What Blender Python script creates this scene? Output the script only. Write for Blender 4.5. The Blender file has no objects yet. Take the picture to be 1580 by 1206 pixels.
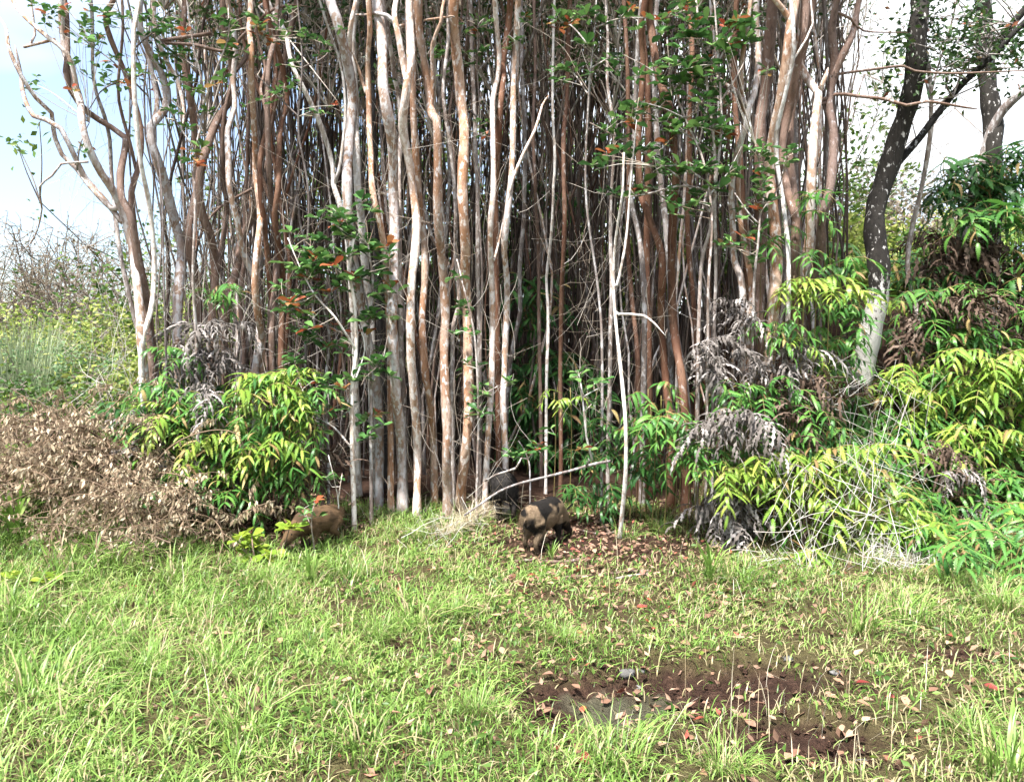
import bpy, math, random
import numpy as np
from mathutils import Vector, Matrix, Euler
R = math.radians
random.seed(7); rng = np.random.default_rng(7)
scn = bpy.context.scene
col = scn.collection

# ------------------------------------------------------------------ camera, sky, sun, exposure
F, CX, CY, HZ, CAMZ = 1193.0, 790.0, 603.0, 540.0, 1.64
PITCH = math.atan((CY - HZ) / F)
cam = bpy.data.cameras.new('camera'); camo = bpy.data.objects.new('camera', cam); col.objects.link(camo)
cam.sensor_width = 36; cam.sensor_fit = 'HORIZONTAL'; cam.lens = 36 * F / 1580
cam.clip_start = .05; cam.clip_end = 3000
camo.location = (0, 0, CAMZ); camo.rotation_euler = (math.pi / 2 - PITCH, 0, 0)
scn.camera = camo

SUN_AZ, SUN_EL = R(212), R(64)          # azimuth from +Y clockwise: behind the camera, to the left
SDIR = Vector((math.sin(SUN_AZ) * math.cos(SUN_EL), math.cos(SUN_AZ) * math.cos(SUN_EL), math.sin(SUN_EL)))
w = bpy.data.worlds.new('World'); scn.world = w; w.use_nodes = True
nt = w.node_tree; nt.nodes.clear()
wo = nt.nodes.new('ShaderNodeOutputWorld'); bg = nt.nodes.new('ShaderNodeBackground')
sky = nt.nodes.new('ShaderNodeTexSky'); sky.sky_type = 'NISHITA'; sky.sun_disc = False
sky.sun_elevation = SUN_EL; sky.sun_rotation = SUN_AZ
sky.air_density = 1.0; sky.dust_density = 1.8; sky.ozone_density = 1.5
bg.inputs[1].default_value = .095
tc = nt.nodes.new('ShaderNodeTexCoord'); mp = nt.nodes.new('ShaderNodeMapping'); mp.inputs['Scale'].default_value = (1, 1, 2.2)
mp.inputs['Location'].default_value = (2.2732, -2.4153, -2.1842)
nz = nt.nodes.new('ShaderNodeTexNoise'); nz.inputs['Scale'].default_value = 1.3; nz.inputs['Detail'].default_value = 5
cr = nt.nodes.new('ShaderNodeValToRGB'); cr.color_ramp.elements[0].position = .42; cr.color_ramp.elements[1].position = .62; cr.color_ramp.elements[0].color = (.12, .12, .12, 1)
mx = nt.nodes.new('ShaderNodeMix'); mx.data_type = 'RGBA'; mx.inputs[7].default_value = (5.2, 5.4, 5.6, 1)
L = nt.links.new
L(tc.outputs['Generated'], mp.inputs[0]); L(mp.outputs[0], nz.inputs['Vector']); L(nz.outputs[0], cr.inputs[0])
L(cr.outputs[0], mx.inputs[0]); L(sky.outputs[0], mx.inputs[6]); L(mx.outputs[2], bg.inputs[0]); L(bg.outputs[0], wo.inputs[0])
sl = bpy.data.lights.new('sun', 'SUN'); sl.energy = 4.3; sl.angle = R(6); sl.color = (1, .97, .92)
so = bpy.data.objects.new('sun', sl); col.objects.link(so); so.rotation_euler = SDIR.to_track_quat('Z', 'Y').to_euler()
so.location = (-6, -8, 12)
scn.view_settings.view_transform = 'Standard'; scn.view_settings.look = 'None'
scn.view_settings.exposure = 1.85; scn.view_settings.gamma = 1
scn.render.engine = 'CYCLES'
scn.cycles.max_bounces = 4; scn.cycles.diffuse_bounces = 2; scn.cycles.glossy_bounces = 2
scn.cycles.transmission_bounces = 3; scn.cycles.transparent_max_bounces = 4
scn.cycles.use_denoising = True; scn.cycles.use_adaptive_sampling = True; scn.cycles.adaptive_threshold = .03

# ------------------------------------------------------------------ helpers
CP, SP = math.cos(PITCH), math.sin(PITCH)
def at(px, py, Y):
    u = (px - CX) / F; v = -(py - CY) / F
    d = (u, CP + v * SP, -SP + v * CP); t = Y / d[1]
    return np.array((d[0] * t, Y, CAMZ + d[2] * t))
def mpx(Y): return Y / F                     # metres per photo pixel at depth Y
def ss(a, b, x):
    t = np.clip((x - a) / (b - a), 0, 1); return t * t * (3 - 2 * t)
def wob(x, y):
    return (np.sin(x * 1.7 + 1.3 * np.sin(y * 1.1)) * np.cos(y * 1.9 + .7) + .5 * np.sin(x * 4.1 + y * 2.3 + 1) + .35 * np.sin(x * 9.3 - y * 7.1) + .25 * np.cos(x * 15.1 + y * 13.7)) / 2.1
def soil(x, y):                              # 1 where pigs have turned the earth
    n = .35 * wob(x * 1.6, y * 1.6) + .25 * wob(x * 4 + 3, y * 4)
    a = np.exp(-(((x - 1.10) / .66) ** 2 + ((y - 3.78) / .34) ** 2))
    b = .85 * np.exp(-(((x - .40) / .48) ** 2 + ((y - 3.62) / .36) ** 2))
    c = .8 * np.exp(-(((x - 1.15) / .65) ** 2 + ((y - 3.2) / .28) ** 2))
    d = .6 * np.exp(-(((x + .62) / .18) ** 2 + ((y - 4.15) / .14) ** 2)) + .6 * np.exp(-(((x - 2.3) / .4) ** 2 + ((y - 4.1) / .16) ** 2))
    return np.clip((np.maximum.reduce([a, b, c, d]) * 1.25 + n * .55 - .32) * 2.2, 0, 1)
def litter(x, y):                            # bare leaf-strewn earth under the trees; widened so dark soil stands in for shade
    n = .32 * wob(x * 2.1 + 5, y * 2.1) + .22 * wob(x * 5.3, y * 5.9 + 2)
    a = np.exp(-(((x - .65) / 1.1) ** 2 + ((y - 6.5) / .85) ** 2)) * 1.3
    f = ss(7.0, 7.7, y + .5 * n)
    g = np.exp(-(((x + 2.15) / .8) ** 2 + ((y - 6.8) / .7) ** 2)) * 1.3
    h = .5 * np.exp(-(((x - .5) / 1.3) ** 2 + ((y - 5.1) / .7) ** 2))
    return np.clip(np.maximum.reduce([a, f, g, h]) + n * .6, 0, 1)
def H(x, y):
    x = np.asarray(x, float); y = np.asarray(y, float)
    z = .2 * ss(6, 8.5, y) + .03 * wob(x, y) + .012 * wob(x * 3.3 + 2, y * 3.3)
    z = z + ss(1.5, 3.5, x) * (1.25 * ss(6.5, 8.6, y) + .95 * ss(8.6, 11.2, y)) * (1 - .6 * ss(20, 60, y))
    z = z + .72 * np.exp(-((x + 4.0) / 1.35) ** 2 - ((y - 7.0) / .85) ** 2)
    z = z + .55 * np.exp(-((x + 2.95) / .5) ** 2 - ((y - 7.5) / .5) ** 2)
    z = z + .62 * np.exp(-((x - 2.35) / .55) ** 2 - ((y - 7.05) / .5) ** 2)
    z = z - .10 * soil(x, y) * np.exp(-((x - .8) / 1.2) ** 2)
    return z
def hit(px, py, h=0., y0=2.5, y1=16.):
    Ys = np.arange(y0, y1, .02); p0 = at(px, py, 1.); d = p0 - np.array((0, 0, CAMZ))
    z = CAMZ + d[2] * Ys; m_ = z <= H(d[0] * Ys, Ys) + h
    if not m_.any(): return None
    k = int(np.argmax(m_)); return np.array((d[0] * Ys[k], Ys[k], z[k]))

def mesh_np(name, V, quads=None, tris=None, rnd=None, smooth=True):
    me = bpy.data.meshes.new(name); V = np.asarray(V, np.float32)
    q = np.zeros((0, 4), np.int32) if quads is None or len(quads) == 0 else np.asarray(quads, np.int32)
    t = np.zeros((0, 3), np.int32) if tris is None or len(tris) == 0 else np.asarray(tris, np.int32)
    me.vertices.add(len(V)); me.vertices.foreach_set('co', V.ravel())
    lv = np.concatenate([q.ravel(), t.ravel()]); me.loops.add(len(lv)); me.loops.foreach_set('vertex_index', lv)
    tot = np.concatenate([np.full(len(q), 4), np.full(len(t), 3)]).astype(np.int32)
    st = np.concatenate([[0], np.cumsum(tot)[:-1]]).astype(np.int32)
    me.polygons.add(len(tot)); me.polygons.foreach_set('loop_start', st)
    me.polygons.foreach_set('use_smooth', np.full(len(tot), smooth))
    if rnd is not None:
        a = me.attributes.new('rnd', 'FLOAT', 'POINT'); a.data.foreach_set('value', np.asarray(rnd, np.float32))
    me.update(calc_edges=True); me.validate(); return me

class MB:
    def __init__(s): s.V, s.Q, s.T, s.A, s.n = [], [], [], [], 0
    def add(s, V, Q=None, T=None, a=.5):
        V = np.asarray(V, float); s.V.append(V)
        if Q is not None and len(Q): s.Q.append(np.asarray(Q) + s.n)
        if T is not None and len(T): s.T.append(np.asarray(T) + s.n)
        s.A.append(np.full(len(V), a) if np.isscalar(a) else np.asarray(a)); s.n += len(V)
    def tube(s, pts, rad, sides=6, a=.5, cap=True):
        P = np.asarray(pts, float); n = len(P); rad = np.broadcast_to(np.asarray(rad, float), (n,))
        T = np.gradient(P, axis=0); T /= np.linalg.norm(T, axis=1)[:, None] + 1e-9
        u = np.cross(T[0], (0.13, 0.97, .21)); u /= np.linalg.norm(u) + 1e-9
        ang = np.arange(sides) * 2 * np.pi / sides; V = []
        for i in range(n):
            u = u - T[i] * u.dot(T[i]); u /= np.linalg.norm(u) + 1e-9; v = np.cross(T[i], u)
            V.append(P[i] + rad[i] * (np.cos(ang)[:, None] * u + np.sin(ang)[:, None] * v))
        V = np.concatenate(V); i = np.arange(n - 1)[:, None] * sides; j = np.arange(sides)[None]; k = (j + 1) % sides
        Q = np.stack([i + j, i + k, i + sides + k, i + sides + j], -1).reshape(-1, 4); Tt = []
        if cap:
            V = np.concatenate([V, P[:1], P[-1:]]); b = n * sides
            for m in range(sides):
                Tt.append((b, (m + 1) % sides, m)); Tt.append((b + 1, (n - 1) * sides + m, (n - 1) * sides + (m + 1) % sides))
        s.add(V, Q, Tt, a)
    def mesh(s, name, mat=None, smooth=True):
        me = mesh_np(name, np.concatenate(s.V), np.concatenate(s.Q) if s.Q else None, np.concatenate(s.T) if s.T else None, np.concatenate(s.A), smooth)
        if mat: me.materials.append(mat)
        return me
def smooth_line(pts, step=.12, rads=None):
    P = np.asarray(pts, float)
    if len(P) < 3:
        n = max(2, int(np.linalg.norm(P[-1] - P[0]) / step) + 1); t = np.linspace(0, 1, n)[:, None]
        out = P[0] * (1 - t) + P[-1] * t
        return out if rads is None else (out, np.linspace(rads[0], rads[-1], n))
    E = np.vstack([2 * P[0] - P[1], P, 2 * P[-1] - P[-2]]); out = []; ro = []
    for i in range(1, len(E) - 2):
        n = max(1, int(np.linalg.norm(E[i + 1] - E[i]) / step))
        for k in range(n):
            t = k / n; a, b, c, d = E[i - 1], E[i], E[i + 1], E[i + 2]
            out.append(.5 * (2 * b + (c - a) * t + (2 * a - 5 * b + 4 * c - d) * t * t + (3 * b - a - 3 * c + d) * t ** 3))
            if rads is not None: ro.append(rads[i - 1] * (1 - t) + rads[i] * t)
    out.append(P[-1])
    if rads is None: return np.array(out)
    return np.array(out), np.array(ro + [rads[-1]])
def obj(name, me, parent=None, loc=None):
    o = bpy.data.objects.new(name, me); col.objects.link(o)
    if parent is not None: o.parent = parent
    if loc is not None: o.location = loc
    return o
def tag(o, label, cat=None, group=None, kind=None):
    if label: o['label'] = label
    if cat: o['category'] = cat
    if group: o['group'] = group
    if kind: o['kind'] = kind
    return o
def thing(name, loc, label, cat, group=None):
    o = bpy.data.objects.new(name, None); col.objects.link(o); o.location = loc; o.empty_display_size = .1
    return tag(o, label, cat, group)

# ------------------------------------------------------------------ materials
class NT:
    def __init__(s, name):
        s.m = bpy.data.materials.new(name); s.m.use_nodes = True; s.t = s.m.node_tree; s.t.nodes.clear()
        s.out = s.n('ShaderNodeOutputMaterial')
    def n(s, t, **k):
        x = s.t.nodes.new(t)
        for a, b in k.items(): setattr(x, a, b)
        return x
    def l(s, a, b): s.t.links.new(a, b)
    def ramp(s, fac, stops, interp='LINEAR'):
        r = s.n('ShaderNodeValToRGB'); e = r.color_ramp.elements; r.color_ramp.interpolation = interp
        while len(e) < len(stops): e.new(.5)
        for x, (p, c) in zip(e, stops): x.position = p; x.color = (*c, 1)
        s.l(fac, r.inputs[0]); return r.outputs[0]
    def noise(s, vec, scale, detail=3, rough=.55):
        x = s.n('ShaderNodeTexNoise'); x.inputs['Scale'].default_value = scale; x.inputs['Detail'].default_value = detail
        x.inputs['Roughness'].default_value = rough
        if vec is not None: s.l(vec, x.inputs['Vector'])
        return x.outputs[0]
    def mix(s, f, a, b, mode='MIX'):
        x = s.n('ShaderNodeMix', data_type='RGBA', blend_type=mode)
        for v, i in ((f, 0), (a, 6), (b, 7)):
            if hasattr(v, 'is_linked'): s.l(v, x.inputs[i])
            elif i == 0: x.inputs[0].default_value = v
            else: x.inputs[i].default_value = (*v, 1)
        return x.outputs[2]
    def objvec(s, scale=(1, 1, 1), shift=True):
        tc = s.n('ShaderNodeTexCoord'); m = s.n('ShaderNodeMapping'); m.inputs['Scale'].default_value = scale
        s.l(tc.outputs['Object'], m.inputs[0])
        if shift:
            oi = s.n('ShaderNodeObjectInfo'); mu = s.n('ShaderNodeMath', operation='MULTIPLY'); mu.inputs[1].default_value = 37.
            s.l(oi.outputs['Random'], mu.inputs[0]); s.l(mu.outputs[0], m.inputs['Location'])
        return m.outputs[0]
    def bsdf(s, c, rough=.6, spec=.3, bump=None, bstr=.3, bdist=.01, transl=0):
        p = s.n('ShaderNodeBsdfPrincipled'); p.inputs['Roughness'].default_value = rough
        p.inputs['Specular IOR Level'].default_value = spec
        if hasattr(c, 'is_linked'): s.l(c, p.inputs['Base Color'])
        else: p.inputs['Base Color'].default_value = (*c, 1)
        if bump is not None:
            b = s.n('ShaderNodeBump'); b.inputs['Strength'].default_value = bstr; b.inputs['Distance'].default_value = bdist
            s.l(bump, b.inputs['Height']); s.l(b.outputs[0], p.inputs['Normal'])
        if transl:
            t = s.n('ShaderNodeBsdfTranslucent'); ms = s.n('ShaderNodeMixShader'); ms.inputs[0].default_value = transl
            if hasattr(c, 'is_linked'): s.l(c, t.inputs[0])
            else: t.inputs[0].default_value = (*c, 1)
            s.l(p.outputs[0], ms.inputs[1]); s.l(t.outputs[0], ms.inputs[2]); s.l(ms.outputs[0], s.out.inputs[0])
        else: s.l(p.outputs[0], s.out.inputs[0])
        return s.m
def leafmat(name, stops, rough=.45, transl=.3, spec=.35, src='obj'):
    b = NT(name)
    if src == 'obj': f = b.n('ShaderNodeObjectInfo').outputs['Random']
    else: f = b.n('ShaderNodeAttribute', attribute_name='rnd').outputs['Fac']
    c = b.ramp(f, stops)
    n = b.noise(b.objvec((1, 1, 1), src == 'obj'), 28, 2)
    c = b.mix(.5, c, b.ramp(n, [(.3, (.55, .55, .55)), (.7, (1.25, 1.2, 1.1))]), 'MULTIPLY')
    return b.bsdf(c, rough, spec, transl=transl)
def barkmat(name, a, bcol, lich, lich_amt, rough=.7, foot=0):
    b = NT(name); v = b.objvec((1, 1, .22)); v2 = b.objvec((1, 1, .5))
    big = b.noise(v2, 5.5, 5, .65); st = b.noise(v, 34, 4, .65); sp = b.noise(v2, 26, 3, .6); fine = b.noise(v2, 120, 2)
    c = b.mix(b.ramp(big, [(.42, (0, 0, 0)), (.58, (1, 1, 1))]), a, bcol)
    c = b.mix(b.ramp(st, [(.32, (.75, .75, .75)), (.5, (0, 0, 0))]), c, tuple(x * .45 for x in a))
    c = b.mix(b.ramp(sp, [(.66 - lich_amt, (0, 0, 0)), (.74 - lich_amt, (.85, .85, .85))]), c, lich)
    if foot:                                   # a crust of white lichen that thins out up the trunk
        sx = b.n('ShaderNodeSeparateXYZ'); b.l(b.n('ShaderNodeTexCoord').outputs['Object'], sx.inputs[0]); mr = b.n('ShaderNodeMapRange'); mr.inputs[1].default_value = foot; mr.inputs[2].default_value = foot * 1.9; mr.inputs[3].default_value = .2; mr.inputs[4].default_value = -.12
        b.l(sx.outputs[2], mr.inputs[0]); ad2 = b.n('ShaderNodeMath', operation='ADD'); b.l(sp, ad2.inputs[0]); b.l(mr.outputs[0], ad2.inputs[1])
        c = b.mix(b.ramp(ad2.outputs[0], [(.5, (0, 0, 0)), (.6, (.9, .9, .9))]), c, lich)
    oi = b.n('ShaderNodeObjectInfo')
    c = b.mix(1., c, b.ramp(oi.outputs['Random'], [(0, (.72, .72, .74)), (.5, (1, .97, .95)), (1, (1.18, 1.1, 1.04))]), 'MULTIPLY')
    add = b.n('ShaderNodeMath', operation='ADD'); b.l(st, add.inputs[0]); b.l(fine, add.inputs[1])
    return b.bsdf(c, rough, .25, add.outputs[0], .55, .012)
BARK = {
    't': barkmat('bark_peach', (.30, .165, .095), (.43, .32, .25), (.60, .57, .55), .12),
    'p': barkmat('bark_pale', (.36, .235, .16), (.53, .46, .43), (.66, .65, .65), .17),
    'r': barkmat('bark_red_brown', (.13, .06, .036), (.20, .11, .07), (.38, .35, .33), .05),
    'g': barkmat('bark_grey', (.19, .15, .13), (.31, .28, .265), (.52, .51, .51), .14),
    'b': barkmat('bark_brown', (.15, .095, .07), (.23, .16, .13), (.38, .35, .34), .06),
    'w': barkmat('bark_white', (.40, .33, .28), (.58, .55, .52), (.7, .7, .69), .2),
    'x': barkmat('bark_stem_brown', (.095, .06, .045), (.155, .11, .09), (.30, .27, .26), .05),  # guava brown darkened, the thicket's inner shade put into the colour
    'y': barkmat('bark_stem_grey', (.12, .095, .085), (.19, .165, .155), (.36, .35, .345), .10),  # grey bark with the same interior shade painted in
    'd': barkmat('bark_dark_mossy', (.018, .016, .014), (.034, .031, .027), (.50, .50, .49), .055, .9, .75),
    'k': barkmat('bark_black', (.03, .028, .027), (.055, .05, .048), (.3, .3, .3), -.05, .9),
}
G_ = lambda *s: list(s)
M = {}
M['guava'] = leafmat('guava_leaf', [(0, (.035, .10, .03)), (.5, (.075, .19, .05)), (1, (.17, .30, .09))], .28, .22, .5)
M['guava_red'] = leafmat('guava_leaf_red', [(0, (.30, .06, .03)), (.6, (.36, .14, .06)), (1, (.4, .26, .1))], .4, .3)
M['guava_crown'] = leafmat('guava_crown_leaf', [(0, (.03, .07, .025)), (.8, (.06, .12, .035)), (.95, (.1, .15, .04)), (1, (.3, .1, .06))], .35, .3, .4, 'attr')
M['weed'] = leafmat('weed_leaf', [(0, (.16, .27, .03)), (1, (.30, .38, .05))], .4, .35)
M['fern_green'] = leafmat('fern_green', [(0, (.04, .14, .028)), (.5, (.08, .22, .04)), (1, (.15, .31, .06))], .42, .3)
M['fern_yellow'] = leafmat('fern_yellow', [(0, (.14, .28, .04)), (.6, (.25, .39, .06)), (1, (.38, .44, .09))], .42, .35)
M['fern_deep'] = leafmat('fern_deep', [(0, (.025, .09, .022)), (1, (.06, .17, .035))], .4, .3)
M['fern_dead'] = leafmat('fern_dead', [(0, (.06, .05, .045)), (.6, (.17, .15, .14)), (1, (.40, .37, .36))], .75, .1, .2, 'attr')
M['fern_brown'] = leafmat('fern_brown', [(0, (.035, .022, .016)), (.7, (.10, .066, .048)), (1, (.2, .15, .12))], .75, .1, .2, 'attr')
M['fern_sere'] = leafmat('fern_sere', [(0, (.20, .12, .05)), (1, (.38, .30, .12))], .6, .2)
M['fern_stem'] = leafmat('fern_stem', [(0, (.16, .12, .05)), (1, (.24, .22, .07))], .5, 0)
M['dry_leaf'] = leafmat('dry_leaf', [(0, (.17, .115, .075)), (.5, (.38, .29, .195)), (1, (.58, .5, .37))], .65, .2, .3, 'attr')
M['dry_stem'] = leafmat('dry_stem', [(0, (.11, .075, .05)), (1, (.24, .165, .11))], .7, 0, .3, 'attr')
M['grass'] = leafmat('grass_blade', [(0, (.42, .36, .22)), (.10, (.40, .35, .18)), (.14, (.085, .165, .03)), (.45, (.19, .33, .065)), (.8, (.28, .42, .11)), (1, (.40, .49, .18))], .42, .35, .4, 'attr')
M['straw'] = leafmat('straw', [(0, (.36, .28, .17)), (.6, (.52, .45, .32)), (1, (.66, .62, .52))], .6, .15, .3, 'attr')
M['whitestalk'] = leafmat('bleached_stalk', [(0, (.42, .38, .34)), (1, (.74, .72, .69))], .7, 0, .3, 'attr')
M['twig'] = leafmat('twig', [(0, (.22, .16, .12)), (.5, (.40, .34, .28)), (1, (.62, .58, .54))], .7, 0, .3, 'attr')
M['reed'] = leafmat('reed', [(0, (.17, .24, .12)), (1, (.36, .42, .27))], .5, .3, .3, 'attr')
M['shrub_yellow'] = leafmat('shrub_yellow', [(0, (.15, .24, .04)), (.5, (.30, .38, .08)), (1, (.46, .48, .15))], .5, .35, .3, 'attr')
M['shrub_green'] = leafmat('shrub_green', [(0, (.04, .10, .02)), (.7, (.10, .18, .035)), (1, (.19, .26, .05))], .45, .3, .3, 'attr')
M['shrub_feather'] = leafmat('shrub_feather', [(0, (.10, .2, .08)), (1, (.2, .32, .15))], .5, .3, .3, 'attr')
M['deep_stem'] = leafmat('deep_stem', [(0, (.04, .028, .023)), (.8, (.10, .075, .062)), (1, (.22, .185, .165))], .8, 0, .2, 'attr')  # colours lowered to paint in the dark inside the thicket
M['far_twig'] = leafmat('far_twig', [(0, (.16, .12, .10)), (1, (.32, .27, .24))], .8, 0, .2, 'attr')
M['far_leaf'] = leafmat('far_leaf', [(0, (.14, .14, .08)), (.5, (.22, .18, .13)), (1, (.32, .26, .21))], .6, .2, .2, 'attr')
M['litter'] = leafmat('litter_leaf', [(0, (.11, .065, .045)), (.5, (.26, .155, .105)), (.88, (.42, .28, .2)), (1, (.32, .06, .045))], .6, .1, .3, 'attr')
M['fallen_tan'] = leafmat('fallen_tan', [(0, (.26, .15, .09)), (1, (.42, .29, .2))], .5, .15)
M['fallen_red'] = leafmat('fallen_red', [(0, (.16, .025, .022)), (1, (.28, .07, .045))], .45, .15)
M['fallen_brown'] = leafmat('fallen_brown', [(0, (.13, .065, .045)), (1, (.26, .15, .10))], .5, .1)
def stone_mat():
    b = NT('stone'); v = b.objvec()
    c = b.ramp(b.noise(v, 18, 4), [(.3, (.05, .047, .044)), (.6, (.12, .115, .11)), (.78, (.24, .235, .225))])
    return b.bsdf(c, .85, .2, b.noise(v, 40, 4), .6, .02)
M['stone'] = stone_mat()
def ground_mat():
    b = NT('ground_soil'); v = b.objvec((1, 1, 1), False)
    n1 = b.noise(v, 3, 5, .65); n2 = b.noise(v, 22, 5, .7); n3 = b.noise(v, 95, 3, .6)
    s_ = b.n('ShaderNodeAttribute', attribute_name='rnd').outputs['Fac']
    turf = b.ramp(n2, [(.3, (.07, .05, .03)), (.55, (.13, .115, .05)), (.75, (.2, .17, .09))])
    earth = b.ramp(n2, [(.28, (.03, .017, .012)), (.55, (.075, .042, .03)), (.78, (.14, .085, .06))])
    silt = b.ramp(n2, [(.3, (.06, .056, .036)), (.7, (.15, .142, .095))])
    earth = b.mix(b.n('ShaderNodeAttribute', attribute_name='silt').outputs['Fac'], earth, silt)
    c = b.mix(s_, turf, earth)
    c = b.mix(.5, c, b.ramp(n1, [(.3, (.6, .6, .6)), (.7, (1.2, 1.15, 1.1))]), 'MULTIPLY')
    ad = b.n('ShaderNodeMath', operation='ADD'); b.l(n2, ad.inputs[0]); b.l(n3, ad.inputs[1])
    return b.bsdf(c, .95, .1, ad.outputs[0], 1., .05)
M['ground'] = ground_mat()

# ------------------------------------------------------------------ ground
def axis(a, b, st, far):
    f = list(np.arange(a, b + 1e-6, st)); g, lo, hi, s = [], a, b, st
    while hi < far: s *= 1.35; hi += s; lo -= s; f.append(hi); f.insert(0, lo)
    return np.array(f)
gx = axis(-6.2, 6.2, .045, 600); gy = axis(2.2, 9.6, .045, 600)
X, Y = np.meshgrid(gx, gy); Z = H(X, Y)
near = soil(X, Y) > .05
Z = Z + (soil(X, Y) * .022 + .008) * (np.sin(X * 61 + 3 * np.sin(Y * 43)) * np.cos(Y * 57 + 2 * np.sin(X * 37)))
nx, ny = len(gx), len(gy); i = np.arange(ny - 1)[:, None] * nx + np.arange(nx - 1)[None]
Q = np.stack([i, i + 1, i + nx + 1, i + nx], -1).reshape(-1, 4)
bare = np.clip(np.maximum(soil(X, Y), litter(X, Y) * (Y < 40)), 0, 1)
gme = mesh_np('ground', np.stack([X, Y, Z], -1).reshape(-1, 3), Q, None, bare.ravel()); gme.materials.append(M['ground'])
sa = gme.attributes.new('silt', 'FLOAT', 'POINT'); sa.data.foreach_set('value', np.clip((1.15 - ((X - .52) / .30) ** 2 - ((Y - 3.6) / .24) ** 2 + .5 * wob(X * 6, Y * 6)) * 1.6, 0, 1).ravel().astype(np.float32))
tag(obj('ground', gme), 'grassy ground with turned brown soil running to the horizon', kind='structure')
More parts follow.
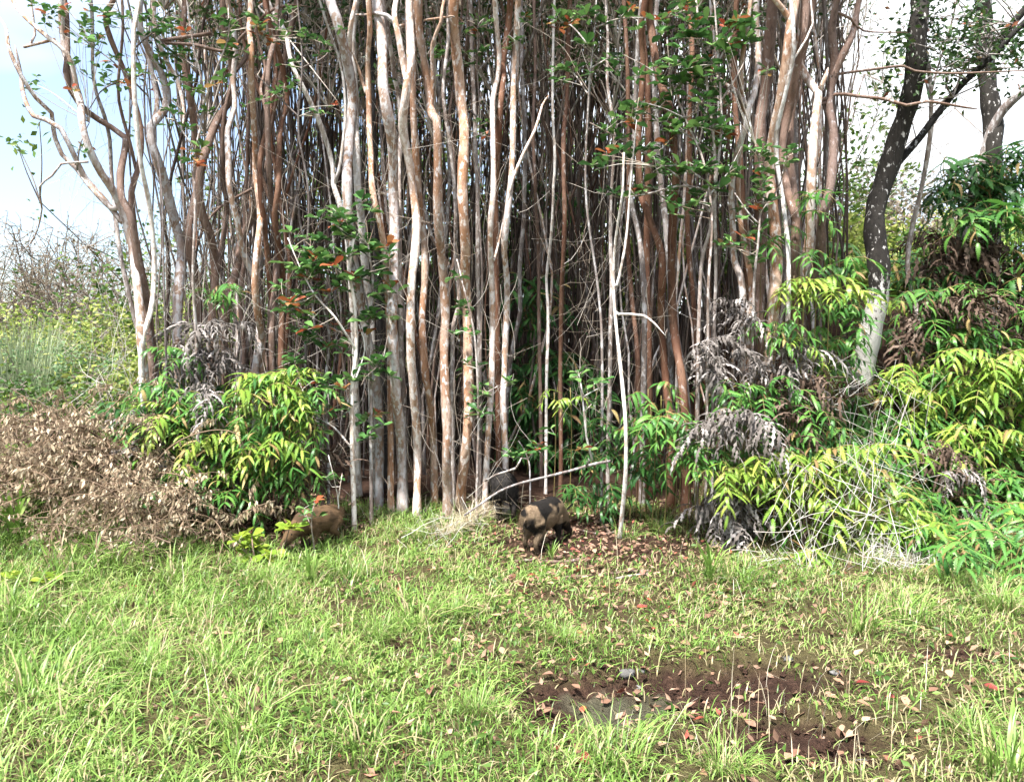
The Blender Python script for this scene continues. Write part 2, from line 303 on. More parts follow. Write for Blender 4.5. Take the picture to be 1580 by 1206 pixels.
# ------------------------------------------------------------------ guava trees traced one by one
# (label, bark, depth, width px top, width px base, trunk points top to bottom, [branches: (w, points)])
def pts(s): return [tuple(float(v) for v in p.split(',')) for p in s.split()]
TREES = [
 ('leftmost guava trunk leaning out over the field, forking into winding limbs', 'p', 7.0, 10, 13, '118,145 133,170 142,200 150,235 160,270 172,300 186,358 196,400 212,460 225,520 230,575',
   [(8, '0,55 5,95 13,125 28,150 50,178 75,187 97,200 107,225 113,250 120,270 150,306 175,338'), (7, '-5,20 25,55 33,85 48,125 62,155 75,172 70,195 69,207 80,232 105,255 125,280 160,318'),
    (7, '15,-5 45,30 85,65 112,88 117,120 118,145'), (3, '103,257 90,275 65,290 58,320 35,360 0,395'), (4, '30,-5 33,40 31,60 27,66')]),
 ('dark sinuous guava stem twisting beside the leftmost trunk', 'b', 7.15, 8, 12, '112,88 117,120 118,145 130,170 160,190 180,205 185,235 190,270 200,310 213,335 218,400 222,480 229,570', []),
 ('straight thin pale pole standing in front of the leftmost guavas', 'w', 6.95, 6, 8, '218,-5 219,60 220,150 222,250 223,300 224,360 226,430 228,480 224,530 226,585', []),
 ('slim grey guava stem just right of the open sky', 'g', 7.5, 5, 7, '150,20 155,130 162,180 160,210 158,250 165,290 180,350 200,420 222,520', []),
 ('guava stem bowed to the right behind the pale pole', 'b', 7.4, 7, 10, '190,-5 172,30 170,60 185,110 200,170 210,210 215,260 213,300 220,360 232,450 238,560', [(5, '205,-5 206,60 192,140 190,175 200,220 212,265')]),
 ('pinkish guava trunk with paired stems right of the pale pole', 'p', 7.6, 10, 15, '222,-5 226,50 232,80 241,105 246,130 247,160 243,180 240,200 245,225 252,250 256,285 262,340 268,370 272,400 276,440 278,520', [(9, '210,60 222,115 232,150 235,180 232,200 240,235 248,265 255,290'), (7, '242,-5 244,40 250,75 258,100 266,115 272,135 283,170 290,200')]),
 ('guava trunk rising behind the small green fern tuft, grey below', 'b', 7.8, 8, 12, '285,-5 288,50 290,90 297,130 298,180 298,240 297,268 296,290 295,328 298,355 302,380 300,400 303,430 302,520', []),
 ('stout brown guava trunk directly above the small green fern tuft', 'b', 7.7, 9, 14, '352,-5 350,40 355,80 352,120 345,150 335,170 330,200 325,240 318,275 316,325 322,360 322,390 322,437 322,540', [(7, '370,-5 375,50 372,85 362,110 358,140 350,180 345,220 340,270 344,320 336,355 330,390 324,425'), (5, '250,70 300,73 355,85 380,67 405,47 430,25 455,12 477,5')]),
 ('brown guava trunk leaning right above the grey dead ferns', 'b', 7.9, 9, 14, '412,230 404,260 398,290 391,315 380,338 366,360 362,410 360,440 357,470 350,540', [(4, '392,295 350,322 328,350 308,392')]),
 ('pale forked guava with a narrow Y low on its stem', 'p', 7.3, 7, 11, '350,-5 356,60 350,110 356,160 352,200 360,250 364,300 371,340 374,390 384,424 389,475 396,520 394,580', [(6, '396,300 397,330 396,365 394,400 386,426')]),
 ('smooth reddish guava trunk, first of the tight row of four', 't', 7.3, 8, 11, '385,-5 388,50 397,87 395,120 392,160 389,216 385,254 390,290 400,327 404,365 402,420 402,465 402,500 399,527 397,582', []),
 ('thin reddish guava stem, second of the tight row of four', 'r', 7.4, 6, 9, '410,-5 414,60 418,100 416,150 414,200 409,250 410,305 412,352 411,410 412,465 413,514 415,580', []),
 ('guava stem with a curly pale limb, third of the tight row of four', 'b', 7.35, 7, 10, '424,-5 422,50 418,100 420,160 421,220 418,270 415,310 420,365 422,402 421,450 423,500 425,580', [(6, '379,-5 390,62 399,92 395,132 407,162 413,192 407,224 400,256 407,286 417,315')]),
 ('crooked reddish guava stem, fourth of the tight row of four', 'r', 7.45, 7, 10, '412,-5 417,20 425,60 432,100 436,150 428,180 430,210 434,250 437,297 430,332 430,377 431,415 428,465 430,575', []),
 ('slender pale guava stem slanting down to the right behind the leafy sapling', 'w', 7.6, 6, 9, '410,-5 425,25 445,57 457,107 472,140 487,174 499,212 507,249 510,281 519,300 530,325 540,365 546,450 548,560', [(5, '493,-5 508,50 520,90 525,130 527,174 524,224 519,261 511,283'), (3, '395,5 430,42 480,105 528,166')]),
 ('broad guava trunk with a white streaked left side behind the sapling', 'p', 7.3, 16, 14, '510,-5 524,37 532,75 537,112 539,150 536,187 537,224 539,261 541,300 545,370 554,450 568,540 579,620 582,680 584,780', [(8, '553,-5 548,35 542,60 538,85')]),
 ('chalk white guava trunk half hidden behind its tan neighbour', 'w', 7.55, 11, 12, '543,120 545,145 549,194 554,236 557,300 560,345 563,420 568,500 571,600', []),
 ('slim tan guava trunk curving in front of the charred black stem', 't', 7.2, 8, 10, '570,-5 571,50 564,82 564,142 566,187 572,236 577,286 584,325 590,350 594,400 595,450 597,540 600,640 603,775', [(6, '540,75 544,87 552,112 564,144')]),
 ('charred black trunk standing between the tan and pinkish guavas', 'k', 7.9, 12, 13, '566,30 568,100 571,160 575,220 579,280 582,350 586,430 588,560', []),
 ('tall pinkish white guava trunk with a tan foot, left of centre', 'p', 7.15, 16, 16, '579,-5 587,50 592,100 595,140 600,175 605,211 605,250 603,295 605,340 606,390 610,440 608,490 611,540 612,610 615,660 616,710 619,782', []),
 ('thin grey lichen spotted stem behind the pinkish white trunk', 'g', 7.5, 7, 8, '591,-5 602,62 607,112 613,150 615,200 614,250 617,320 620,400 622,520 624,650', []),
 ('white blotched guava trunk bending left below its fork', 'p', 7.1, 13, 13, '630,-5 632,50 636,87 635,120 627,170 622,200 630,250 634,292 640,335 640,390 637,440 637,490 636,540 638,610 640,660 641,710 642,778', [(10, '614,-5 613,35 620,70 627,112 633,135'), (6, '533,4 560,10 577,14 597,22 614,38')]),
 ('tan guava trunk with peeling lower bark right of the bent white one', 't', 7.35, 10, 12, '640,60 640,140 642,224 646,300 650,350 652,377 654,427 652,490 656,540 660,586 664,610 666,660 667,697 669,776', []),
 ('clean tan guava trunk with an elbow beneath its fork', 't', 7.1, 12, 15, '647,-5 647,50 654,100 660,140 662,162 668,180 676,192 678,250 677,340 680,390 683,440 685,490 684,530 687,590 692,660 691,710 691,752', [(6, '686,-5 684,20 682,42 668,72 667,112 665,160'), (3, '683,28 697,26 707,22 725,30')]),
 ('reddish tan guava trunk flaking white along its left edge', 't', 7.2, 16, 15, '702,-5 700,25 702,62 707,112 710,150 715,187 717,224 715,290 717,340 719,390 716,427 719,464 720,500 722,560 724,610 723,660 719,697 712,752', []),
 ('short grey forked stem between the elbowed and reddish trunks', 'g', 7.4, 6, 7, '703,300 704,350 702,390 706,440 706,470 699,500 699,560 700,600 700,720', []),
 ('slim grey stem just right of the reddish flaking trunk', 'g', 7.7, 6, 7, '725,-5 728,100 733,180 735,250 738,290 738,400 740,560 740,720', []),
 ('lichen dappled guava trunk left of the shadowy gap', 'p', 7.3, 7, 10, '763,-5 765,25 770,75 767,112 760,150 761,224 762,298 758,340 757,380 758,414 759,464 759,514 758,590 754,660 750,740', [(4, '785,290 772,360 762,402')]),
 ('dark red guava stem leaning across the thicket above the gap', 'r', 7.6, 10, 9, '787,-5 785,20 780,62 775,100 777,124 772,174 770,211 766,261 764,330 766,450 768,600', []),
 ('pinkish guava trunk with white blotches on the edge of the dark gap', 'p', 7.35, 9, 10, '800,-5 797,50 793,100 792,150 791,236 787,298 781,352 778,390 782,427 782,477 780,514 778,576 776,620 780,700', [(5, '848,138 837,162 825,206 805,249 786,300 780,350')]),
 ('thin grey brown stem inside the dark gap, left of three', 'b', 8.2, 5, 6, '824,-5 826,100 822,200 825,280 826,315 830,365 832,414 832,464 833,540 835,690', []),
 ('thin whitish stem inside the dark gap, middle of three', 'w', 8.0, 4, 5, '856,-5 852,150 855,250 853,290 852,340 848,390 844,427 846,464 846,514 843,576 842,690', []),
 ('thin red brown stem inside the dark gap, right of three', 'r', 7.9, 7, 7, '880,-5 878,60 877,137 872,187 869,224 869,298 870,340 868,402 867,450 867,514 866,576 866,700', []),
 ('bleached white sapling pole standing in front of the right ferns', 'w', 6.5, 3, 7, '960,240 957,300 955,327 952,365 950,414 951,464 953,514 958,590 961,650 962,720 960,780 958,828', [(4, '958,484 975,484 992,487 1005,500 1018,518'), (4, '985,180 979,270 975,330 970,370 963,405 956,437')]),
 ('crooked grey stem directly left of the white sapling pole', 'g', 7.4, 5, 7, '950,200 946,300 943,365 942,440 939,500 938,600 938,690', []),
 ('narrow red brown guava trunk right of the white sapling pole', 'r', 7.6, 6, 8, '960,-5 964,100 968,230 970,330 973,390 977,440 980,490 982,540 984,640', []),
 ('grey guava trunk between two red ones right of the white pole', 'g', 7.4, 7, 9, '990,-5 985,60 982,180 976,280 979,320 987,372 990,440 990,500 991,576 992,660', []),
 ('red guava trunk leaning left at the top, dappled with white', 'r', 7.2, 9, 12, '995,-5 990,40 996,100 990,200 990,290 995,320 1005,360 1016,395 1019,440 1021,470 1027,526 1032,585 1036,660', []),
 ('dark red guava trunk standing behind the leaning dappled one', 'r', 7.8, 10, 11, '1000,150 1003,300 1002,390 1001,440 1000,515 1000,640', []),
 ('grey guava trunk ending behind the stout red one', 'g', 7.6, 9, 10, '1012,120 1018,250 1021,315 1024,365 1029,427 1034,520 1036,620', []),
 ('stout red brown guava trunk with pale flakes and sawn limb stub', 'r', 7.1, 11, 14, '1004,-5 1007,12 1012,62 1017,124 1029,174 1037,274 1037,305 1037,377 1041,440 1044,490 1048,540 1052,590 1056,700', [(10, '1022,140 1024,150 1028,178')]),
 ('dark red guava stem right of the stout flaking one', 'r', 7.5, 7, 8, '1060,-5 1062,90 1060,180 1064,270 1065,327 1069,390 1074,464 1076,560', []),
 ('guava with a wide Y fork holding leafy sprigs', 'p', 7.0, 9, 10, '1172,-5 1177,62 1170,112 1157,154 1147,174 1145,199 1137,236 1135,274 1137,320 1137,352 1133,402 1140,450 1142,600', [(8, '1113,108 1124,124 1135,144 1147,176')]),
 ('slim tan stem pressed against the Y forked guava', 't', 6.95, 7, 10, '1149,190 1147,240 1147,290 1148,352 1151,402 1152,452 1148,560 1147,620', []),
 ('slim reddish stem passing behind the wide Y fork', 'r', 7.3, 8, 9, '1135,-5 1135,62 1140,112 1142,164 1146,250 1150,400', []),
 ('thick brown trunk slanting behind the right guava cluster', 'b', 7.5, 18, 18, '1194,-5 1192,75 1192,112 1182,160 1172,200 1168,300 1166,500', []),
 ('thickest tan guava trunk of the right cluster with whitened front', 't', 7.0, 14, 19, '1224,-5 1210,50 1207,87 1204,150 1199,200 1197,236 1196,290 1197,352 1192,402 1187,444 1184,500 1184,600', [(9, '1165,-5 1180,15 1197,27 1209,40 1210,60')]),
 ('slender white stem running up the front of the right cluster', 'w', 6.85, 6, 7, '1214,-5 1214,62 1217,100 1209,162 1206,199 1209,249 1211,290 1209,340 1208,402 1206,500 1205,580', [(3, '1254,-5 1247,45 1235,70 1219,97')]),
 ('pinkish brown trunk with a knot right of the white stem', 'b', 7.15, 12, 13, '1237,-5 1232,62 1227,112 1227,150 1219,199 1214,244 1217,302 1222,340 1217,365 1219,450 1222,560', []),
 ('brown trunk curving into the right cluster from above', 'b', 7.3, 12, 13, '1250,-5 1242,50 1240,87 1234,142 1228,175 1222,240 1225,330', []),
 ('pale forked trunk wreathed in yellow fern fronds', 'p', 7.1, 10, 16, '1240,40 1244,87 1259,124 1262,144 1250,187 1244,231 1244,315 1249,377 1244,427 1240,500 1238,590', [(8, '1283,100 1272,118 1263,144')]),
 ('sinuous brown trunk at the right edge of the guavas', 'b', 7.0, 11, 16, '1291,-5 1289,37 1299,94 1289,150 1289,199 1279,249 1269,302 1259,335 1264,385 1259,427 1246,464 1244,560',
   [(12, '1341,-5 1326,43 1309,76 1298,105'), (4, '1298,106 1312,103 1359,96 1409,91 1422,103 1465,114 1502,121 1585,123'), (5, '1262,156 1299,138 1329,143 1369,153 1392,167 1419,164 1479,172 1507,169'), (4, '1296,18 1320,22 1346,36 1415,40')]),
]
SPEC = [
 ('ohia_tree', 'dark mossy trunk leaning right above the bank, whitened at its foot', 'd', 7.9, 27, 33, '1421,-8 1409,33 1402,66 1405,116 1402,166 1395,206 1379,265 1358,315 1347,365 1346,414 1343,464 1336,514 1330,590', [(11, '1590,20 1548,60 1525,90 1492,123 1465,159 1432,206 1412,229 1383,262')]),
 ('ohia_tree', 'dark upright trunk rising from the fern covered mound at far right', 'd', 9.2, 24, 30, '1524,-8 1531,66 1528,133 1526,199 1518,229 1520,300 1524,420', [(13, '1592,-8 1555,43 1529,85')]),
 ('pale_tree', 'pale grey trunk leaning right out of the fern mound', 'g', 8.9, 12, 15, '1595,128 1580,139 1555,166 1538,206 1525,249 1502,305 1478,358 1470,420', []),
 ('bare_tree', 'thin straight grey stem standing right of the dark leaning trunk', 'g', 8.3, 6, 8, '1423,60 1425,126 1424,166 1427,215 1425,282 1417,348 1412,400 1412,445 1414,480', [(3, '1424,170 1412,120 1400,70 1392,20'), (3, '1425,150 1440,110 1455,60 1462,0'), (2, '1426,220 1445,180 1452,140')]),
]
# crowns kept above the frame: leaf clouds shared by many trees
def leaf_cards(n, fn, size, a=None):
    """n small folded leaves (4 triangles each) at fn() positions"""
    C = np.array([fn() for _ in range(n)]); n = len(C)
    d = rng.normal(size=(n, 3)); d[:, 2] = d[:, 2] * .6 - .15; d /= np.linalg.norm(d, axis=1)[:, None]
    u = np.cross(d, rng.normal(size=(n, 3))); u /= np.linalg.norm(u, axis=1)[:, None] + 1e-9
    nn = np.cross(d, u); s = size * rng.uniform(.7, 1.25, n)[:, None]
    P = [C, C + d * s * .45 + u * s * .24 + nn * s * .08, C + d * s * .5, C + d * s * .45 - u * s * .24 + nn * s * .08, C + d * s]
    V = np.stack(P, 1).reshape(-1, 3); b = np.arange(n)[:, None] * 5
    T = np.concatenate([b + np.array(t)[None] for t in ((0, 1, 2), (0, 2, 3), (1, 4, 2), (2, 4, 3))])
    A = np.repeat(rng.uniform(0, 1, n) if a is None else a, 5)
    return V, T, A
def blob(rx, rz, k=6):
    cs = [(random.uniform(-1, 1) * rx * .7, random.uniform(-1, 1) * rx * .7, random.uniform(.1, 1) * rz) for _ in range(k)]
    def f():
        c = random.choice(cs); v = rng.normal(size=3); v /= np.linalg.norm(v); r = random.random() ** .4
        return np.array(c) + v * r * np.array((rx * .5, rx * .5, rz * .35))
    f.cs = cs; return f
CROWN = []; CTWIG = {}
for k in range(6):
    b = MB(); bf = blob(.85, 1.2, 9); V, T, A = leaf_cards(210, bf, .085); b.add(V, None, T, A); CROWN.append(b.mesh('crown', M['guava_crown'])); tw = MB()
    for c_ in bf.cs:
        c_ = np.array(c_); q_ = smooth_line([(0, 0, -.25), tuple(c_ * .5 + rng.normal(size=3) * .08), tuple(c_)], .15); tw.tube(q_, np.linspace(.012, .004, len(q_)), 4, random.random(), False)
        for _ in range(7):
            e_ = c_ + rng.normal(size=3) * np.array((.2, .2, .16)); tw.tube(smooth_line([tuple(c_ * random.uniform(.75, 1)), tuple((c_ + e_) / 2 + rng.normal(size=3) * .03), tuple(e_)], .1), .003, 3, random.random(), False)
    CTWIG[CROWN[-1].name] = tw.mesh('twigs', M['twig'])
def put_crown(t, loc):
    me = random.choice(CROWN); c = obj('crown', me, t, loc); c.rotation_euler = (0, 0, random.uniform(0, 6)); k_ = obj('twigs', CTWIG[me.name], c); k_['kind'] = 'stuff'; return c
def grow(points, Y, w0, w1, up=True):
    """photo trace -> smooth world polyline with radii, continued up past the frame and down into the ground"""
    P = [at(x, y, Y) for x, y in points]; n = len(P)
    ph = random.uniform(0, 6)
    for i_ in range(n): P[i_] = P[i_] + np.array((0, .16 * math.sin(ph + i_ * .8) * (1 if 0 < i_ < n - 1 else .6), 0))
    rad = [mpx(Y) * .5 * (w0 + (w1 - w0) * i_ / (n - 1)) for i_ in range(n)]
    if up and not points[0] == (960., 240.):
        d = P[0] - P[1]; d /= np.linalg.norm(d); q, r = P[0], rad[0]
        for _ in range(max(4, int((at(CX, 0, Y)[2] - q[2]) / .42) + 3)):
            d = d * .7 + np.array((random.uniform(-.25, .25), random.uniform(-.2, .2), .8)); d /= np.linalg.norm(d)
            q = q + d * .45; r *= .85 if q[2] > at(CX, 0, Y)[2] else .95; P.insert(0, q); rad.insert(0, r)
    g = float(H(P[-1][0], P[-1][1]))
    if P[-1][2] > g:
        d = P[-1] - P[-2]; q = P[-1].copy(); k = max(1, int((q[2] - g) / .3))
        for j in range(1, k + 1):
            x = q[0] + d[0] * .3 * j; t = j / k
            P.append(np.array((x, q[1] + .02 * j, q[2] * (1 - t) + (float(H(x, q[1])) - .08) * t))); rad.append(rad[-1] * 1.03)
    P, rad = smooth_line(P[::-1], .09, rad[::-1])
    s = np.arange(len(P)); rad = rad * (1 + .06 * np.sin(s * .7 + ph) + .05 * np.sin(s * 1.9 + 2 * ph))
    rad[:3] *= np.array((1.35, 1.2, 1.08))[:len(rad[:3])]
    return P, rad
def build_tree(name, label, bark, Y, w0, w1, tr, brs, cat='tree', group=None, crown=True):
    P, rad = grow(pts(tr), Y, w0, w1); base = P[0].copy(); base[2] = float(H(base[0], base[1]))
    t = thing(name, base, label, cat, group)
    m = MB(); m.tube(P - base, rad, 9); obj('trunk', m.mesh('trunk', BARK[bark]), t)
    tips = [P[-1]]
    for bw, bt in brs:
        pp = pts(bt); n = len(pp)
        # the end nearest the trunk is the thick one
        def dd(p): return min(np.linalg.norm(np.array(p) - np.array(q)) for q in pts(tr))
        if dd(pp[0]) < dd(pp[-1]): pp = pp[::-1]
        W = [at(x, y, Y) for x, y in pp]; e = W[-1]; j = int(np.argmin(np.linalg.norm((P - e)[:, [0, 2]], axis=1)))
        dy = P[j][1] - Y; far = len(W)
        ph = random.uniform(0, 6)
        for i_ in range(far): W[i_] = W[i_] + np.array((0, dy * i_ / (far - 1) + (1 - i_ / (far - 1)) * .25 * math.sin(ph + .6 * i_), 0))
        rr = [mpx(Y) * .5 * bw * (.75 + .35 * i_ / (far - 1)) for i_ in range(far)]
        if pp[0][1] >= 3 and bw < 9: rr[0] *= .35; rr[1] *= .8
        if pp[0][1] < 3:
            d = W[0] - W[1]; d /= np.linalg.norm(d); q = W[0]
            for _ in range(3):
                d = d * .7 + np.array((random.uniform(-.2, .2), 0, .7)); d /= np.linalg.norm(d); q = q + d * .4; W.insert(0, q); rr.insert(0, rr[0] * .8)
            tips.append(W[0])
        W.append(P[j] * .8 + W[-1] * .2); rr.append(rr[-1] * 1.05)
        W, rr = smooth_line(W[::-1], .08, rr[::-1]); m = MB(); m.tube(W - base, rr, 7); obj('branch', m.mesh('branch', BARK[bark]), t)
    if crown:
        for tp in tips:
            if tp[2] > 4.6:
                put_crown(t, Vector(tp - base))
    return t, P, base
for lb, bk, yy, w0, w1, tr, brs in TREES: build_tree('guava_tree', lb, bk, yy, w0, w1, tr, brs, 'tree', 'guava trees of the thicket front')
OH = []
for nm, lb, bk, yy, w0, w1, tr, brs in SPEC: OH.append(build_tree(nm, lb, bk, yy, w0, w1, tr, brs, 'tree', None, nm == 'ohia_tree'))

# slender stems filling the thicket behind, copied from a dozen built ones
PROTO = []
for k in range(14):
    hgt = 7.6; n = 17; a = random.uniform(0, 6); am = random.uniform(.06, .2); q = np.zeros((n, 3)); dx = dy = 0
    for i_ in range(n):
        dx += random.uniform(-.07, .07); dy += random.uniform(-.06, .06)
        q[i_] = (dx + am * math.sin(a + i_ * .55), dy + am * math.cos(a * 2 + i_ * .5), hgt * i_ / (n - 1) - .1)
    q[:, :2] -= q[0, :2]
    r0 = random.choice((.009, .011, .013, .016, .019, .024)); m = MB()
    P, rr = smooth_line(q, .25, list(np.linspace(r0, r0 * .55, n))); m.tube(P, rr, 6)
    if k % 3 != 0:                                        # a fork
        s_ = int(len(P) * random.uniform(.3, .6)); d = np.array((random.uniform(-.4, .4), random.uniform(-.3, .3), 1)); q2 = [P[s_]]
        for _ in range(8): d = d + np.array((random.uniform(-.2, .2), random.uniform(-.2, .2), .15)); q2.append(q2[-1] + d / np.linalg.norm(d) * .45)
        P2, r2 = smooth_line(q2, .25, list(np.linspace(rr[s_] * .8, rr[s_] * .4, len(q2)))); m.tube(P2, r2, 5)
    PROTO.append((m, P[-1]))
PM = {}
def proto_mesh(k, bk):
    if (k, bk) not in PM: PM[(k, bk)] = PROTO[k][0].mesh('trunk', BARK[bk])
    return PM[(k, bk)]
def thicket_px():
    while True:
        px = random.uniform(238, 1290)
        d = .38 if px < 330 else .6 if px < 430 else 1. if px < 980 else .75 if px < 1090 else .6
        if random.random() < d: return px
NB = 238
for k in range(NB):
    px = thicket_px(); Yd = 7.9 + 4.9 * random.random() ** .8
    if 790 < px < 945 and Yd < 9.4: Yd = random.uniform(9.4, 12.6)
    p = at(px, HZ, Yd); x, y = p[0], Yd; z = float(H(x, y))
    bk = random.choice('xyyxygbpr'); tone = {'x': 'shaded brown', 'y': 'shaded grey', 'g': 'lichen grey', 'b': 'mid brown', 'p': 'pale pinkish', 'r': 'red brown'}[bk]
    zone = 'right of the pale pole' if px < 330 else 'near the row of four reddish stems' if px < 470 else 'behind the leafy sapling' if px < 600 else 'behind the central tan trunks' if px < 760 else 'in the dark gap' if px < 940 else 'behind the red trunks' if px < 1090 else 'behind the right cluster'
    t = thing('guava_tree', (x, y, z), f'slender {tone} guava stem in the thicket {zone}', 'tree', f'slender {tone} stems {zone}')
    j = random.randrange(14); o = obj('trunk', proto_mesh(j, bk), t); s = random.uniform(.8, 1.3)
    o.rotation_euler = (random.gauss(0, .05), random.gauss(0, .075), random.uniform(0, 6.28)); o.scale = (s, s, 1.05)
    put_crown(t, (random.uniform(-.3, .3), 0, max(5.2, .46 * y + 1.9 - z) + random.uniform(-1.7, 1.0)))
m = MB()
for k in range(760):
    px = thicket_px(); Yd = random.uniform(9, 14.5); x = at(px, HZ, Yd)[0]; z = float(H(x, Yd)); a = random.uniform(0, 6)
    sl_ = random.gauss(0, .07)
    q = [np.array((x + .11 * math.sin(a + i_ * .9) + random.uniform(-.07, .07) + (i_ - 3) * sl_, Yd + .1 * math.sin(a * 2 + i_), z - .05 + i_ * .95)) for i_ in range(10)]
    P = smooth_line(q, .5); m.tube(P, np.linspace(.012, .006, len(P)) * random.uniform(.5, 1.4), 4, random.random(), False)
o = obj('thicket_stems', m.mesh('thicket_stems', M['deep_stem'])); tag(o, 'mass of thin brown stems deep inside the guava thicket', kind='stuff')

# ------------------------------------------------------------------ ferns: plant > frond > pinna
def pinna_mesh(mat, droop, wid, teeth=9, curl=0., tw=0.):
    n = teeth * 2; V = []; 
    for i_ in range(n + 1):
        t = i_ / n; a = droop * t; x = math.sin(a) / droop if droop > .01 else t; z = -(1 - math.cos(a)) / droop if droop > .01 else 0
        wv = wid * (math.sin(math.pi * min(1, t * .80 + .2)) ** .8) * (1 if i_ % 2 else .48) * (1 - t * .25) if i_ < n else .0
        fw = .045 if i_ % 2 else 0
        V += [(x, 0, z), (x + fw, wv, z - wv * (.35 + curl)), (x + fw, -wv, z - wv * (.35 + curl))]
    Q = []
    for i_ in range(n):
        a, b = i_ * 3, i_ * 3 + 3; Q += [(a, b, b + 1, a + 1), (a, a + 2, b + 2, b)]
    me = mesh_np('pinna', V, Q, None, np.full(len(V), random.random())); me.materials.append(mat); return me
PIN = {tn: [pinna_mesh(M['fern_' + tn], d, wd) for d, wd in ((.9, .115), (1.3, .13), (1.6, .12), (.55, .105))] for tn in ('green', 'yellow', 'deep', 'sere')}
RACHIS = {}; FSPEC = []
for k in range(7):                      # frond plans: an arching stalk with pinnae left and right
    n = random.choice((10, 11, 12, 13, 14)); Lr = random.uniform(.30, .46); rise = random.uniform(.04, .12); lst = []
    line = lambda t, Lr=Lr, rise=rise: np.array((Lr * t, 0, rise * math.sin(t * 2.2) - .16 * t * t * t))
    for i_ in range(n):
        t = .22 + .78 * (i_ // 2) / ((n - 1) // 2 if n > 2 else 1); s_ = 1 if i_ % 2 else -1
        yaw = s_ * R(78 - 45 * t + random.uniform(-12, 12)); pit = R(random.uniform(-8, 26)); sc = (.225 - .075 * t) * random.uniform(.8, 1.12)
        if i_ == n - 1: yaw = R(random.uniform(-10, 10)); t = 1.
        lst.append((line(min(t, 1.)), (R(random.uniform(-15, 15)), pit, yaw), sc, random.randrange(4)))
    m = MB(); P = np.array([line(t) for t in np.linspace(0, 1, 8)]); m.tube(P, np.linspace(.005, .002, 8), 4); FSPEC.append((m.mesh('frond', M['fern_stem']), lst))
def dead_frond(mat, seed):
    rs = np.random.default_rng(seed); m = MB(); n = 18
    P = np.array([(.36 * t, 0, .1 * math.sin(t * 2.4) - .30 * t ** 2.2) for t in np.linspace(0, 1, 8)]); m.tube(P, np.linspace(.005, .002, 8), 4, .7)
    for i_ in range(n):
        t = .15 + .85 * i_ / (n - 1); b = np.array((.36 * t, 0, .1 * math.sin(t * 2.4) - .30 * t ** 2.2)); yaw = (1 if i_ % 2 else -1) * (1.3 - .7 * t) + rs.uniform(-.3, .3)
        ln = rs.uniform(.12, .28); K = 9; a0 = rs.uniform(-.5, .6); cu = rs.uniform(.9, 3.2); pos = b.copy(); V = []; aa = rs.uniform(.1, 1)
        for j in range(K + 1):
            a = a0 + cu * j / K; d = np.array((math.cos(yaw) * math.cos(a), math.sin(yaw) * math.cos(a), -math.sin(a))); sd = np.array((-math.sin(yaw), math.cos(yaw), 0))
            wv = .0125 * math.sin(math.pi * (.15 + .83 * j / K)) * (1.4 if j % 2 else .45)
            V += [pos + sd * wv - d * 0 + np.array((0, 0, -wv * .7)), pos + np.array((0, 0, .0)), pos - sd * wv + np.array((0, 0, -wv * .7))]; pos = pos + d * ln / K
        Q = []
        for j in range(K): a = j * 3; Q += [(a, a + 1, a + 4, a + 3), (a + 1, a + 2, a + 5, a + 4)]
        m.add(V, Q, None, aa)
    return m.mesh('frond', mat)
DEAD = {'dead': [dead_frond(M['fern_dead'], s) for s in range(5)], 'brown': [dead_frond(M['fern_brown'], s + 9) for s in range(4)]}
NF = [0]
def fern(p, tone, label, group, size=1., n=None, face=None, stem=True, name=None):
    dead = tone in DEAD; n = n or random.choice((3, 4, 4, 5)); g = float(H(p[0], p[1])); p = np.asarray(p, float)
    base = np.array((p[0], p[1] + (.10 if stem else 0), min(g, p[2] - .02)))
    t = thing(name or ('dead_fern' if dead else 'fern'), base, label, 'dead fern' if dead else 'fern', group)
    if stem:
        m = MB(); q = smooth_line([(0, 0, -.03), (.02, -.02, (p - base)[2] * .6), tuple(p - base)], .1); m.tube(q, .0045, 4, .4); obj('stem', m.mesh('stem', M['fern_stem'] if not dead else M['dry_stem']), t)
    for k in range(n):
        yaw = (face if face is not None else -math.pi / 2) + (k - (n - 1) / 2) * R(150 / max(n, 2)) + random.uniform(-.35, .35)
        e = (random.uniform(-.5, .5) if dead else random.uniform(-.25, .25), random.uniform(-.6, .6) if dead else random.uniform(-.25, .5), yaw + (random.uniform(-.6, .6) if dead else 0)); s = size * random.uniform(.62, 1.2); lo = Vector(p - base) + Vector((random.uniform(-.05, .05), random.uniform(-.04, .04), random.uniform(-.12, .02)))
        if dead: f = obj('frond', random.choice(DEAD[tone]), t, lo); f.rotation_euler = e; f.scale = (s,) * 3; continue
        rm, lst = random.choice(FSPEC); f = obj('frond', rm, t, lo); f.rotation_euler = e; f.scale = (s,) * 3
        for pl, pe, ps, pv in lst:
            if random.random() < .07: continue
            c = obj('pinna', PIN['sere' if random.random() < .05 else tone][pv], f, pl); c.rotation_euler = pe; c.scale = (ps, ps * random.uniform(.85, 1.2), ps)
    NF[0] += 1
def inside(px, py, poly):
    c = False; n = len(poly)
    for i_ in range(n):
        (x1, y1), (x2, y2) = poly[i_], poly[i_ - 1]
        if (y1 > py) != (y2 > py) and px < (x2 - x1) * (py - y1) / (y2 - y1) + x1: c = not c
    return c
